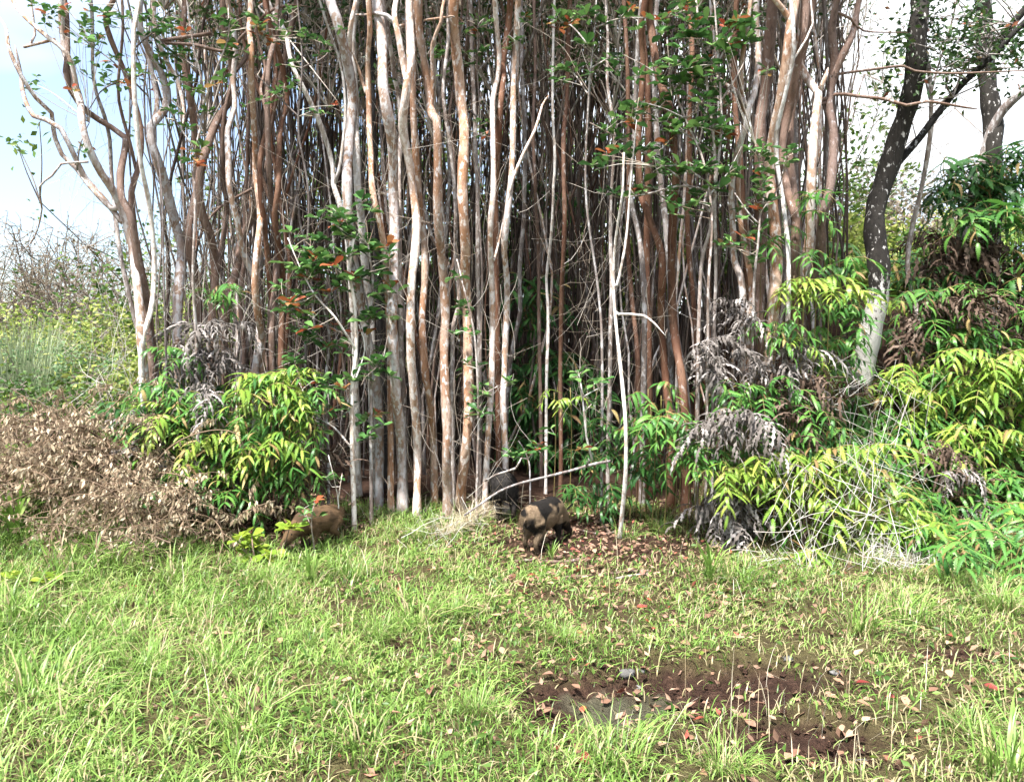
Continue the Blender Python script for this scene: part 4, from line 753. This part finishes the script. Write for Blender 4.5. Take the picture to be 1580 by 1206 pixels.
p = hit(495, 842); pig('tan pig half hidden by grass and twigs below the left ferns', p, R(232), .68, coat('coat_tan', (.12, .075, .042), (.07, .045, .026), 6, .55), DARK, 1.)  # tan darkened, with shade put into the coat colour

# ------------------------------------------------------------------ lawn
def blades(X, Y, ln, wd, bend, rnd, z0=None, phi=None):
    n = len(X); phi = rng.uniform(0, 2 * np.pi, n) if phi is None else phi; Z = H(X, Y) if z0 is None else z0
    dx, dy = np.cos(phi), np.sin(phi); sx, sy = -dy, dx; P = []
    for t, wv in ((0, .7), (.38, 1.), (.74, .75)):
        hx = ln * bend * t * t; hz = ln * (t - .42 * bend * t * t) - .01; tw = .5 * t
        for s_ in (1, -1): P.append(np.stack([X + dx * hx + s_ * sx * wd * wv * .5, Y + dy * hx + s_ * sy * wd * wv * .5, Z + hz + s_ * wd * .25 * tw], -1))
    P.append(np.stack([X + dx * ln * bend, Y + dy * ln * bend, Z + ln * (1 - .42 * bend) - .01 - ln * .10 * bend], -1))
    V = np.stack(P, 1).reshape(-1, 3); b = np.arange(n)[:, None] * 7
    Q = np.concatenate([b + np.array((0, 1, 3, 2)), b + np.array((2, 3, 5, 4))]); T = b + np.array((4, 5, 6)); return V, Q, T, np.repeat(rnd, 7)
def lawn_xy(n, y0=2.6, y1=7.6, mask=None):
    y = np.sqrt(rng.uniform(y0 * y0, y1 * y1, n)); x = rng.uniform(-1, 1, n) * (.70 * y + .25); k = mask(x, y) > rng.random(n); return x[k], y[k]
def gmask(x, y):
    d = .56 + .6 * wob(x * 2.3, y * 2.3) + .45 * wob(x * 6 + 1, y * 6)
    d = d * (1 - .9 * soil(x, y)) * (1 - .93 * np.clip(litter(x, y) * 1.15, 0, 1)) * (1 - .45 * ss(.1, .8, x) * ss(5.2, 4.2, y)); return np.clip(d, 0, 1) * (1 - ss(2.2, 3., x) * ss(6.2, 6.8, y))
x, y = lawn_xy(270000, mask=gmask); n = len(x)
tall = .95 + .8 * ss(-.6, -2.6, x) + .35 * ss(5.4, 6.5, y) * (x < 0) + .45 * np.clip(wob(x * 1.9 + 4, y * 1.9), 0, 1)
ln = rng.gamma(5, .0125, n) * tall; hue = np.clip(.52 + .34 * wob(x * 1.2 + 2, y * 1.5) + .2 * wob(x * 4.4, y * 4.9 + 1) + rng.normal(0, .2, n), .15, 1); dry = rng.random(n) < (.15 + .2 * ss(.2, 1.2, x) + .5 * np.clip(wob(x * 1.9 + 9, y * 2.2) - .1, 0, 1)); hue[dry] = rng.uniform(0, .12, dry.sum())
V, Q, T, A = blades(x, y, ln, rng.uniform(.003, .0078, n), rng.uniform(.3, 1.2, n), hue); me = mesh_np('grass', V, Q, T, A); me.materials.append(M['grass'])
tag(obj('grass', me), 'bright green grass covering the foreground clearing', 'grass', kind='stuff').__delitem__('category')
def lawn_leaves(n, mask, size, mat, name, label, zr):
    x, y = lawn_xy(n, mask=mask); z = H(x, y) + rng.uniform(*zr, len(x)); it = iter(zip(x, y, z)); V, T, A = leaf_cards(len(x), lambda: next(it), size); me = mesh_np(name, V, None, T, A); me.materials.append(mat); tag(obj(name, me), label, kind='stuff')
lawn_leaves(26000, lambda x, y: np.clip(gmask(x, y) * (.5 + .9 * wob(x * 2.9 + 7, y * 2.6)), 0, 1), .045, M['shrub_green'], 'ground_cover', 'small leaved green ground cover low in the grass', (.005, .06))
lawn_leaves(22000, lambda x, y: np.clip(litter(x, y) * .9 + .5 * soil(x, y) * (rng.random(len(x)) < .25) + .12, 0, 1), .05, M['litter'], 'leaf_litter', 'brown leaf litter on the bare earth under the trees', (.002, .025))
def crumbs():
    x, y = lawn_xy(26000, mask=lambda x, y: np.clip(soil(x, y) * 1.2 - .1, 0, 1) * (((x - .52) / .3) ** 2 + ((y - 3.6) / .24) ** 2 > .9)); n = len(x); s_ = np.clip(rng.gamma(1.6, .0065, n), 0, .022); z = H(x, y) + s_ * .3; C = np.stack([x, y, z], -1); O = np.array(((1, 0, 0), (-1, 0, 0), (0, 1, 0), (0, -1, 0), (0, 0, 1), (0, 0, -1)), float)
    V = (C[:, None] + O[None] * s_[:, None, None] * rng.uniform(.6, 1.4, (n, 6, 1))).reshape(-1, 3); f = np.array(((0, 2, 4), (2, 1, 4), (1, 3, 4), (3, 0, 4))); T = (np.arange(n)[:, None, None] * 6 + f[None]).reshape(-1, 3)
    me = mesh_np('soil_crumbs', V, None, T, np.full(len(V), 1.), False); me.materials.append(M['ground']); tag(obj('soil_crumbs', me), 'loose dark crumbs of earth turned over by the pigs', kind='stuff')
crumbs()
x, y = lawn_xy(2200, mask=lambda x, y: .16 + .75 * np.exp(-((x - .95) / .7) ** 2 - ((y - 3.1) / .5) ** 2)); n = len(x)
V, Q, T, A = blades(x, y, rng.uniform(.08, .40, n) , rng.uniform(.0018, .0032, n), rng.uniform(.1, .9, n), rng.random(n)); me = mesh_np('dry_grass', V, Q, T, A); me.materials.append(M['straw']); tag(obj('dry_grass', me), 'thin straw coloured dry grass stalks scattered over the clearing', kind='stuff')
# grass tufts, one thing each
def tuft_mesh(n, l0, l1, w0, w1, b0, b1, spread, mat, dry=.08):
    a = rng.uniform(0, 6.28, n); r = spread * np.sqrt(rng.random(n)); X, Y = r * np.cos(a), r * np.sin(a); h = np.clip(rng.normal(.5, .2, n), .15, 1); k = rng.random(n) < dry; h[k] = rng.uniform(0, .1, k.sum())
    V, Q, T, A = blades(X, Y, rng.uniform(l0, l1, n), rng.uniform(w0, w1, n), rng.uniform(b0, b1, n), h, np.zeros(n), a + rng.normal(0, .7, n)); me = mesh_np('blades', V, Q, T, A); me.materials.append(mat); return me
TUFT = {'g': [tuft_mesh(85, .10, .36, .004, .010, .3, 1.2, .13, M['grass'], .15) for _ in range(6)], 'f': [tuft_mesh(200, .09, .28, .0025, .005, .4, 1.2, .10, M['grass'], .2) for _ in range(5)], 'b': [tuft_mesh(16, .25, .5, .016, .028, .2, .7, .03, M['grass'], 0)], 's': [tuft_mesh(150, .2, .45, .002, .004, .5, 1.2, .07, M['straw'])]}
for px, py, k, s, lb in ((640, 965, 'g', 1.2, 'large bright grass tuft left of centre below the trunks'), (700, 950, 'f', 1.1, 'fine leaved tuft to the right of the large bright one'), (585, 985, 'f', .9, 'small tuft beside the bare hole in the lawn'), (225, 1030, 'f', 1.1, 'olive fine grass tuft in the left lawn'), (335, 1030, 'g', .9, 'grass tuft right of the olive tuft'),
    (60, 1080, 'g', 1.3, 'tall grass clump near the lower left corner'), (20, 960, 'g', 1.5, 'tall grass clump at the left edge under the weeds'), (110, 900, 'g', 1.6, 'long bladed grass in front of the dry brush'), (20, 830, 'b', 1.4, 'broad arching blades at the left edge before the dry brush'), (180, 880, 'g', 1.4, 'upright grass at the foot of the dry brush'),
    (270, 900, 'g', 1.2, 'grass clump under the right part of the dry brush'), (480, 900, 'b', .9, 'broad bladed clump in front of the tan pig'), (540, 890, 'g', 1., 'grass clump right of the tan pig'), (430, 905, 'f', .9, 'yellow green tuft below the broadleaf weed'), (640, 830, 'f', 1., 'fine grass at the foot of the pinkish trunks'),
    (965, 832, 'g', .8, 'grass tuft around the foot of the white sapling pole'), (1020, 820, 'f', 1.1, 'shaded grass tuft right of the white sapling pole'), (1095, 895, 'b', .9, 'upright broad blades left of the right fern heap'), (1140, 900, 'g', 1., 'grass tuft at the left foot of the right fern heap'), (1330, 975, 'g', 1.1, 'green tuft below the bleached stalks'), (1400, 960, 'g', 1.1, 'tuft under the right end of the bleached stalks'),
    (1545, 940, 'f', 1.2, 'yellow green tuft at the right edge of the clearing'), (1470, 900, 'f', 1., 'fine tuft before the right hollow'), (1555, 1190, 'g', 1.2, 'lush tuft in the lower right corner'), (1500, 1130, 'f', .8, 'small tuft left of the lower right corner'), (870, 990, 'f', .7, 'short tuft in the middle of the lawn'), (960, 1180, 'g', .9, 'tuft at the lower edge below the dug soil'),
    (1120, 1190, 'f', .9, 'sparse tuft at the lower edge right of the dug soil'), (380, 1130, 'g', 1., 'tuft near the bottom left of the lawn'), (560, 1160, 'g', .9, 'tuft near the bottom centre of the lawn'), (740, 1100, 'f', .8, 'thin tuft left of the dug soil'), (850, 865, 'b', .5, 'small light blades beside the spotted pig'), (755, 800, 's', 1.2, 'hanging straw tuft in front of the black pig'), (720, 815, 's', 1.1, 'straw tuft at the foot of the reddish trunk'), (690, 830, 's', .9, 'matted straw below the elbowed trunk'), (1520, 850, 's', 1.1, 'dry straw mat at the right edge below the ferns')):
    p = hit(px, py); t = thing('grass_tuft', p, lb, 'grass tuft', 'grass tufts in the clearing'); o = obj('blades', random.choice(TUFT[k]), t); o.scale = (s * .9,) * 3; o.rotation_euler = (0, 0, random.uniform(0, 6)); o['kind'] = 'stuff'
# fallen leaves, one object each
FL = [guava_leaf(M['fallen_' + c], 'fallen_leaf', .27, f_) for c, f_ in (('tan', .12), ('tan', .02), ('brown', .18), ('red', .1), ('brown', .05))]
WHERE = [((780, 1010, 850, 905), 75, 'around the litter strip below the spotted pig'), ((700, 1180, 905, 1010), 65, 'scattered over the middle of the lawn'), ((800, 1330, 1030, 1200), 48, 'around the dug soil in the foreground'), ((1300, 1580, 930, 1120), 42, 'on the right side of the lawn'), ((0, 700, 930, 1200), 28, 'in the thick grass of the left lawn')]
for (x0, x1, y0_, y1_), n, wh in WHERE:
    for _ in range(n):
        p = hit(random.uniform(x0, x1), random.uniform(y0_, y1_)); me = random.choices(FL, (4, 3, 3, 1., 2))[0]; c = {'tan': 'tan', 'bro': 'brown', 'red': 'red'}[me.materials[0].name[7:10]]
        o = obj('fallen_leaf', me, None, p + np.array((0, 0, random.uniform(.012, .045)))); s = random.uniform(.04, .085); o.scale = (s,) * 3; o.rotation_euler = (random.gauss(0, .22), random.gauss(0, .2), random.uniform(0, 6.28))
        tag(o, f'{c} fallen leaf lying {wh}', 'leaf', f'{c} fallen leaves {wh}')
# stones and sticks
for px, py, s, lb in ((967, 1042, .045, 'grey stone at the upper edge of the dug soil'), (990, 1036, .03, 'small pale stone right of the grey stone'), (1215, 1018, .03, 'dark stone behind the dug soil'), (1290, 1040, .03, 'dark clod like stone right of the dug soil'), (985, 1062, .02, 'pebble in the dug soil'), (1330, 1180, .03, 'pale pebble near the lower edge at right')):
    p = hit(px, py); b = MB(); a = rng.random(3) * 6; V, Tn = [], []
    for i_ in range(7):
        for j in range(10):
            th, ph = math.pi * i_ / 6, 2 * math.pi * j / 10; r = 1 + .18 * math.sin(3 * ph + a[0] + th * 2) + .14 * math.cos(2 * ph * 2 + a[1] - th * 3); r *= random.uniform(.85, 1.12); V.append((r * math.sin(th) * math.cos(ph), .8 * r * math.sin(th) * math.sin(ph), .5 * r * math.cos(th)))
    Q = [(i_ * 10 + j, i_ * 10 + (j + 1) % 10, i_ * 10 + 10 + (j + 1) % 10, i_ * 10 + 10 + j) for i_ in range(6) for j in range(10)]; me = mesh_np('stone', np.array(V) * s, Q); me.materials.append(M['stone'])
    tag(obj('stone', me, None, p + np.array((0, 0, s * .25))), lb, 'stone')
def stick(name, label, tr, Ys, w0, w1, bark, sub=(), cat='branch'):
    pp = pts(tr); n = len(pp); P = [at(a, b, Ys[0] + (Ys[1] - Ys[0]) * i_ / (n - 1)) if Ys else hit(a, b) + np.array((0, 0, .012)) for i_, (a, b) in enumerate(pp)]; base = P[0].copy(); D = P[0][1]
    t = thing(name, base, label, cat); S, rr = smooth_line(P, .06, list(np.linspace(w0, w1, n) * .5 * mpx(D))); m = MB(); m.tube(S - base, rr * (1 + .08 * np.sin(np.arange(len(rr)) * 1.7)), 8); obj('stem', m.mesh('stem', BARK[bark]), t)
    for tr2, w_ in sub:
        q = [at(a, b, D) for a, b in pts(tr2)]; j = int(np.argmin(np.linalg.norm((S - q[0])[:, [0, 2]], axis=1))); dy = S[j] - q[0]; q = [c + dy * (1 if i_ == 0 else .8) for i_, c in enumerate(q)]; Q_ = smooth_line(q, .05); m = MB(); m.tube(Q_ - base, np.linspace(1, .5, len(Q_)) * w_ * .5 * mpx(D), 6); obj('twig', m.mesh('twig', BARK[bark]), t)
stick('fallen_branch', 'bleached branch slanting up from the straw above the black pig', '716,795 745,775 770,758 800,746 840,736 880,726 915,716 942,711', (6.2, 6.5), 3, 5, 'g', [('912,716 916,708 914,704', 4)])
stick('fallen_branch', 'broken pale stick poking out over the black pig', '748,742 765,732 785,726 796,722', (6.35, 6.3), 2, 4, 'g', [('794,722 800,712 803,706', 3)])
stick('fallen_branch', 'brown stick lying at the near edge of the litter strip', '795,868 825,866 860,869 885,867 903,862', None, 5, 6, 'b')
stick('fallen_branch', 'dark forked stick on the litter right of the spotted pig', '868,893 905,890 940,887 970,884 1005,883', None, 4, 5, 'b')
stick('fallen_branch', 'short grey stick beneath the dark forked one', '950,895 975,890 1000,887', None, 4, 4, 'g')
stick('fallen_branch', 'thin dry stick on the earth behind the spotted pig', '880,815 905,822 930,826 950,822', None, 3, 4, 'b')
stick('fallen_branch', 'dry forked stick lying at the foot of the white pole', '915,800 930,812 942,824', None, 4, 4, 'b', [])
stick('fallen_log', 'weathered log end in front of the tan pig', '415,860 445,848 478,838', None, 9, 11, 'b', (), 'log')
# ------------------------------------------------------------------ dry brush heap at left
def hang_leaves(m, S, n, size):
    for _ in range(n):
        c = S[int(len(S) * (.15 + .85 * random.random())) - 1] + rng.normal(size=3) * .012; l_ = size * random.uniform(.6, 1.2); a = random.uniform(0, 6.28); tl = random.uniform(0, .8); d = np.array((math.cos(a) * math.sin(tl), math.sin(a) * math.sin(tl), -math.cos(tl))); u = np.cross(d, rng.normal(size=3)); u /= np.linalg.norm(u); q = np.cross(d, u)
        m.add([c, c + d * l_ * .45 + u * l_ * .2 + q * l_ * .08, c + d * l_ * .5, c + d * l_ * .45 - u * l_ * .2 + q * l_ * .08, c + d * l_], None, [(0, 1, 2), (0, 2, 3), (1, 4, 2), (2, 4, 3)], random.random())
def dry_proto(main, side=8, n=14):
    ms, ml = MB(), MB(); ms.tube(main, np.linspace(.008, .003, len(main)), 5, random.random(), False); hang_leaves(ml, main, n, .058)
    for _ in range(side):
        k = random.randrange(len(main) // 5, len(main)); d = rng.normal(size=3) * np.array((1, 1, .5)) + np.array((.5, 0, 0)); d /= np.linalg.norm(d); q = [main[k]]
        for _ in range(4): d = d + rng.normal(size=3) * .25 + np.array((0, 0, -.12)); d /= np.linalg.norm(d); q.append(q[-1] + d * random.uniform(.05, .1))
        S = smooth_line(q, .03); ms.tube(S, np.linspace(.0045, .0015, len(S)), 3, random.random(), False); hang_leaves(ml, S, n, .052)
    return ms.mesh('stem', M['dry_stem']), ml.mesh('leaves', M['dry_leaf'])
DP = []
for k in range(8):
    e = random.uniform(-.1, .35); DP.append(dry_proto(smooth_line([(0, 0, 0), (.25, random.uniform(-.08, .08), .08 + e * .3), (.5, random.uniform(-.12, .12), .1 + e * .3), (.75, random.uniform(-.15, .15), .04 + e * .1), (.95, 0, -.06)], .04), 10, 13))
poly = pts('0,660 60,640 150,640 225,680 250,730 320,745 365,790 360,825 310,840 240,840 190,825 150,790 90,805 0,780'); k = 0
while k < 165:
    px, py = random.uniform(0, 400), random.uniform(630, 845)
    if not inside(px, py, poly): continue
    p = hit(px, py, random.uniform(.02, .28), 5.0)
    if p is None: continue
    wh = 'left end' if px < 130 else 'middle' if px < 260 else 'right end'; lv = 'top' if py < 720 else 'foot' if py > 800 else 'face'
    t = thing('dry_branch', p, f'brown dry branch with withered leaves on the {lv} of the brush heap, {wh}', 'dry branch', f'dry branches on the {lv} of the brush heap, {wh}'); a, b = random.choice(DP); s = random.uniform(.7, 1.1); e = (random.gauss(0, .35), random.gauss(.1, .3), random.uniform(0, 6.28))
    for nm, me in (('stem', a), ('leaves', b)):
        o = obj(nm, me, t, (0, 0, 0)); o.rotation_euler = e; o.scale = (s,) * 3
        if nm == 'leaves': o['kind'] = 'stuff'
    k += 1
def custom_dry(label, tr, Y):
    P = [at(a, b, Y) for a, b in pts(tr)]; base = P[0].copy(); S = smooth_line(np.array(P) - base, .04); a, b = dry_proto(S, 3, 26); t = thing('dry_branch', base, label, 'dry branch'); obj('stem', a, t); obj('leaves', b, t)['kind'] = 'stuff'
custom_dry('long arching dry branch with hanging leaves before the left ferns', '190,770 225,730 262,690 300,670 340,663 368,672 380,700', 6.2)
custom_dry('dry spray of leaves rising towards the pale pole', '75,660 110,640 150,605 180,590', 6.7)
custom_dry('dry branch slanting up along the left edge of the ferns', '115,690 150,650 190,610 215,580', 6.6)
custom_dry('upright dry sprig at the left end of the brush heap', '55,690 60,650 45,618 20,602', 6.4)
custom_dry('bent dry sprig standing beside the upright one', '60,680 72,645 88,615 95,600', 6.4)
custom_dry('small dry twig with pale leaves hanging before the dark hollow', '375,790 400,780 425,772', 6.1)
# ------------------------------------------------------------------ tangles nobody could count
def tangle(name, label, spec, mat):
    m = MB()
    for n, poly, (ya, yb), (l0, l1), (r0, r1), lean in spec:
        poly = pts(poly); xs = [a for a, b in poly]; ys = [b for a, b in poly]; k = 0
        while k < n:
            px, py = random.uniform(min(xs), max(xs)), random.uniform(min(ys), max(ys))
            if not inside(px, py, poly): continue
            k += 1; Y = random.uniform(ya, yb); c = at(px, py, Y); d = np.array((random.gauss(0, lean), random.gauss(0, .3), random.gauss(0, 1))); d /= np.linalg.norm(d); l_ = random.uniform(l0, l1); q = [c - d * l_ / 2]
            for _ in range(4): d = d + rng.normal(size=3) * .16; d /= np.linalg.norm(d); q.append(q[-1] + d * l_ / 4)
            S = smooth_line(q, .08); r = random.uniform(r0, r1); m.tube(S, np.linspace(r, r * .6, len(S)), 3, random.random(), False)
    tag(obj(name, m.mesh(name, mat)), label, kind='stuff')
tangle('twig_tangle', 'tangle of thin pale twigs and vines among the guava trunks', [
    (330, '560,180 780,150 790,800 560,800', (6.85, 7.6), (.25, 1.1), (.001, .0022), .35), (200, '240,280 400,280 400,560 240,560', (7.2, 8.2), (.25, .9), (.0015, .003), .6), (120, '880,380 1000,380 1000,720 880,720', (6.9, 8.2), (.3, .9), (.001, .0022), .55), (130, '400,250 560,250 560,760 400,600', (7.0, 7.8), (.3, 1.), (.0013, .0026), .6),
    (90, '1000,300 1230,250 1230,560 1000,560', (6.8, 7.6), (.3, .9), (.001, .002), .5), (60, '60,150 230,40 230,420 120,420', (7., 7.6), (.3, 1.), (.0012, .002), .5), (130, '1300,0 1460,0 1460,320 1300,320', (8.5, 10.5), (.4, 1.3), (.002, .005), .9), (60, '720,20 960,20 960,420 760,420', (7.5, 8.5), (.4, 1.3), (.0015, .003), .5)], M['twig'])
tangle('bleached_stalks', 'bleached white dead stalks spilling down the front of the right heap', [(260, '1200,740 1340,690 1400,800 1480,900 1470,945 1330,930 1190,900', (5.7, 6.3), (.15, .6), (.0016, .0032), .55), (300, '1330,830 1480,880 1490,930 1380,930', (5.6, 6.0), (.1, .35), (.0014, .003), 1.6), (60, '1150,860 1260,830 1260,920 1160,930', (5.7, 6.0), (.1, .4), (.0014, .003), 1.2), (50, '640,800 740,790 740,850 640,850', (6.1, 6.8), (.15, .4), (.0012, .0024), 1.5), (60, '1290,560 1420,560 1420,800 1290,760', (6.2, 6.8), (.3, .8), (.0012, .0022), .8), (40, '140,480 200,480 200,640 140,640', (7.5, 9), (.4, 1.), (.0015, .0025), .3)], M['whitestalk'])
# ------------------------------------------------------------------ field and trees beyond
def shrub(name, label, px, py_top, Y, wd, mat, n, ls, cat='shrub', group=None, stems=7, twigmat='far_twig'):
    x = at(px, HZ, Y)[0]; g = float(H(x, Y)); top = at(px, py_top, Y)[2] - g; t = thing(name, (x, Y, g), label, cat, group); m = MB()
    tips = []
    for _ in range(stems):
        a = random.uniform(0, 6.28); q = [np.zeros(3)]; d = np.array((math.cos(a) * .35, math.sin(a) * .35, 1)); 
        for _ in range(5): d = d + rng.normal(size=3) * .22; d[2] = abs(d[2]); q.append(q[-1] + d / np.linalg.norm(d) * top / 5.6)
        S = smooth_line(q, .25); m.tube(S, np.linspace(.012, .004, len(S)) * max(1, top / 3), 4, random.random(), False); tips += [S[int((len(S) - 1) * f)] for f in (.5, .7, .85, 1)]
    obj('stem', m.mesh('stem', M[twigmat]), t); tips = np.array(tips)
    cl = []; tw = MB()
    for _ in range(stems * 9):
        c = tips[random.randrange(len(tips))]; e = c + rng.normal(size=3) * np.array((wd * .24, wd * .24, top * .10)); e[2] = min(max(e[2], .08), top); cl.append(e)
        S = smooth_line([c, (c + e) / 2 + rng.normal(size=3) * .04, e], .15); tw.tube(S, np.linspace(.006, .003, len(S)) * max(1, top / 3), 3, random.random(), False)
    obj('twigs', tw.mesh('twigs', M[twigmat]), t)['kind'] = 'stuff'
    def fn():
        q = cl[random.randrange(len(cl))] + rng.normal(size=3) * ls * 1.1; q[2] = max(q[2], .04); return q
    V, T, A = leaf_cards(n, fn, ls); b = MB(); b.add(V, None, T, A); obj('foliage', b.mesh('foliage', M[mat]), t)
for k, (px, py, Y, wd) in enumerate(((150, 478, 13, 1.5), (105, 458, 15, 1.6), (195, 462, 12, 1.1), (60, 480, 16, 1.8), (10, 468, 15, 1.5), (215, 510, 10.5, 1.4), (-30, 480, 14, 2.4))):
    shrub('field_shrub', 'yellow green bush in the sunny field at left, ' + ('by the pale trunks', 'in the middle', 'against the leftmost trunk', 'behind the reeds', 'behind the reeds at the edge', 'nearest the trunks', 'cut by the edge')[k], px, py, Y, wd, 'shrub_yellow', 1500, .10, group='yellow green bushes in the field')
for k, (px, py, Y, wd) in enumerate(((130, 505, 10.5, 1.3), (90, 520, 10, 1.2))): shrub('feathery_shrub', 'feathery blue green bush in front of the yellow bushes, ' + ('right one' if k == 0 else 'left one'), px, py, Y, wd, 'shrub_feather', 1700, .06, group='feathery bushes in the field')
for k, (px, py, Y) in enumerate(((30, 575, 9.8), (5, 580, 10.2), (55, 580, 10.6))):
    x = at(px, HZ, Y)[0]; t = thing('reed_clump', (x, Y, float(H(x, Y))), 'tall upright blue green reed clump in the field, ' + ('middle', 'left', 'right')[k], 'reeds', 'reed clumps in the field'); o = obj('blades', tuft_mesh(340, .9, 2.3, .008, .014, .05, .4, .3, M['reed'], 0), t); o['kind'] = 'stuff'
for k, (px, py) in enumerate(((30, 610), (90, 615), (150, 600), (195, 590))):
    p = at(px, py, 8.6); shrub('low_bush', 'dark green low bush behind the brush heap, ' + ('leftmost', 'second from the left', 'third from the left', 'beside the ferns')[k], px, py - 35, 8.7, .9, 'shrub_green', 700, .07, group='low bushes behind the brush heap')
def far_tree(px, py, Y, label, group):
    x = at(px, HZ, Y)[0]; g = float(H(x, Y)); top = at(px, py, Y)[2] - g; t = thing('far_tree', (x, Y, g), label, 'tree', group); m, w = MB(), MB(); tips = []
    for _ in range(7):
        d = np.array((random.gauss(0, .3), random.gauss(0, .3), 1.)); q = [np.array((random.gauss(0, .1), random.gauss(0, .1), -.05))]
        for _ in range(6): d = d / np.linalg.norm(d) + rng.normal(size=3) * .16; d[2] = max(d[2], .35); q.append(q[-1] + d / np.linalg.norm(d) * top / 6.6)
        S = smooth_line(q, .3); m.tube(S, np.linspace(.035, .01, len(S)), 5, random.random(), False)
        for _ in range(34):
            c = S[int(len(S) * random.uniform(.15, .99))]; d2 = rng.normal(size=3); d2[2] = abs(d2[2]) * .8 + .1; q2 = [c]
            for _ in range(3): d2 = d2 / np.linalg.norm(d2) + rng.normal(size=3) * .3; q2.append(q2[-1] + d2 / np.linalg.norm(d2) * random.uniform(.12, .34))
            S2 = smooth_line(q2, .15); w.tube(S2, np.linspace(.012, .006, len(S2)), 3, random.random(), False); tips += [S2[-1], S2[-2], S2[len(S2) // 2]]
    obj('trunk', m.mesh('trunk', M['far_twig']), t); V, T, A = leaf_cards(420, lambda: tips[random.randrange(len(tips))] + rng.normal(size=3) * .03, .085); w.add(V, None, T, A); me = w.mesh('crown', M['far_leaf']); obj('crown', me, t)
for px, py, Y in ((-45, 345, 23), (-10, 340, 22), (20, 335, 24), (45, 330, 22.5), (75, 318, 21.5), (100, 318, 23), (130, 325, 22), (155, 335, 24), (180, 345, 22), (210, 350, 23), (245, 345, 24), (285, 360, 23), (325, 370, 24), (5, 380, 20.5), (60, 375, 20), (115, 380, 20.5), (165, 385, 20), (-30, 385, 20)):
    far_tree(px, py, Y, 'greyish brown twiggy tree in the far line behind the field', 'far trees behind the field')
for k, (px, py, Y) in enumerate(((195, 330, 17), (225, 400, 15), (180, 420, 18))): shrub('green_bush', 'green leafy bush seen between the leftmost trunks, ' + ('upper', 'right', 'lower')[k], px, py, Y, 1.3, 'shrub_green', 700, .11, group='bushes between the leftmost trunks')
for k, (px, py, Y, mt) in enumerate(((1310, 250, 17, 'shrub_green'), (1290, 330, 14, 'shrub_yellow'), (1350, 300, 16, 'far_leaf'), (1400, 310, 15, 'shrub_yellow'), (1440, 270, 17, 'far_leaf'), (1480, 300, 18, 'shrub_green'), (1560, 250, 18, 'shrub_green'), (1250, 330, 16, 'shrub_yellow'), (1380, 230, 19, 'far_leaf'), (1600, 260, 16, 'shrub_green'), (1330, 380, 12.5, 'shrub_yellow'), (1400, 370, 12.5, 'shrub_green'))):
    shrub('bank_shrub', {'shrub_green': 'green', 'shrub_yellow': 'yellow green', 'far_leaf': 'thin brownish'}[mt] + ' shrub standing behind the bank at right', px, py, Y, 1.2, mt, 2200, .12, group='shrubs behind the bank at right')
for k, (px, py, Y) in enumerate(((430, 440, 15.5), (500, 410, 16), (570, 390, 15), (640, 370, 16), (700, 360, 15.5), (760, 340, 15), (820, 320, 14.5), (880, 320, 15.5), (940, 330, 15), (1000, 340, 15.5), (1060, 340, 15), (1110, 340, 16), (1160, 350, 15), (1210, 350, 16), (370, 450, 16), (310, 440, 17), (260, 430, 16))):
    shrub('understory_bush', 'green bush glimpsed between trunks behind the thicket', px, py, Y, 2.0, 'shrub_yellow' if 980 < px < 1090 else 'shrub_green', 1700, .15, group='bushes behind the thicket')
for k in range(15):
    px = 425 + k * 56; shrub('backing_tree', 'leafy tree far behind the thicket, glimpsed between the upper stems', px, random.uniform(60, 210), random.uniform(15.5, 17.5), 2.2, 'shrub_green', 1500, .15, 'tree', 'leafy trees far behind the thicket', 12)
# sparse crowns of the ohia trees, in view at upper right
b = MB(); cs = [at(1485 + random.gauss(0, 55), 60 + random.gauss(0, 45), 7.9 + random.uniform(-.4, .4)) for _ in range(70)]
for c in cs:
    V, T, A = leaf_cards(22, lambda: c + rng.normal(size=3) * .08, .07); b.add(V, None, T, A)
base = Vector(OH[0][2]); b.V = [v - np.array(base) for v in b.V]; obj('crown', b.mesh('crown', M['guava_crown']), OH[0][0])
m = MB()
for c in cs[:45]:
    j_ = np.array(at(*random.choice(((1548, 60), (1525, 90), (1492, 123), (1508, 107), (1470, 150), (1570, 38))), 7.9)); q = smooth_line([j_, (c + j_) / 2 + rng.normal(size=3) * .12, c], .1); m.tube(q - np.array(base), np.linspace(.008, .003, len(q)), 4, random.random(), False)
obj('twig', m.mesh('twig', BARK['g']), OH[0][0])
# ------------------------------------------------------------------ small groups: say which one, left to right
bpy.context.view_layer.update(); same = {}
for o in scn.objects:
    if o.parent is None and 'label' in o and 'group' in o and 'kind' not in o: same.setdefault(o['label'], []).append(o)
ORD = ['leftmost', 'second from the left', 'third from the left', 'fourth from the left', 'fifth from the left', 'sixth from the left', 'seventh from the left', 'eighth from the left', 'ninth from the left']
for lb, os_ in same.items():
    if not 1 < len(os_) <= 9 or 'leaf' in lb.split(): continue
    os_.sort(key=lambda o: o.location[0] / o.location[1])
    for k, o in enumerate(os_):
        w_ = 'rightmost' if k == len(os_) - 1 else ORD[k]
        if len((lb + ', ' + w_).split()) <= 16: o['label'] = lb + ', ' + w_
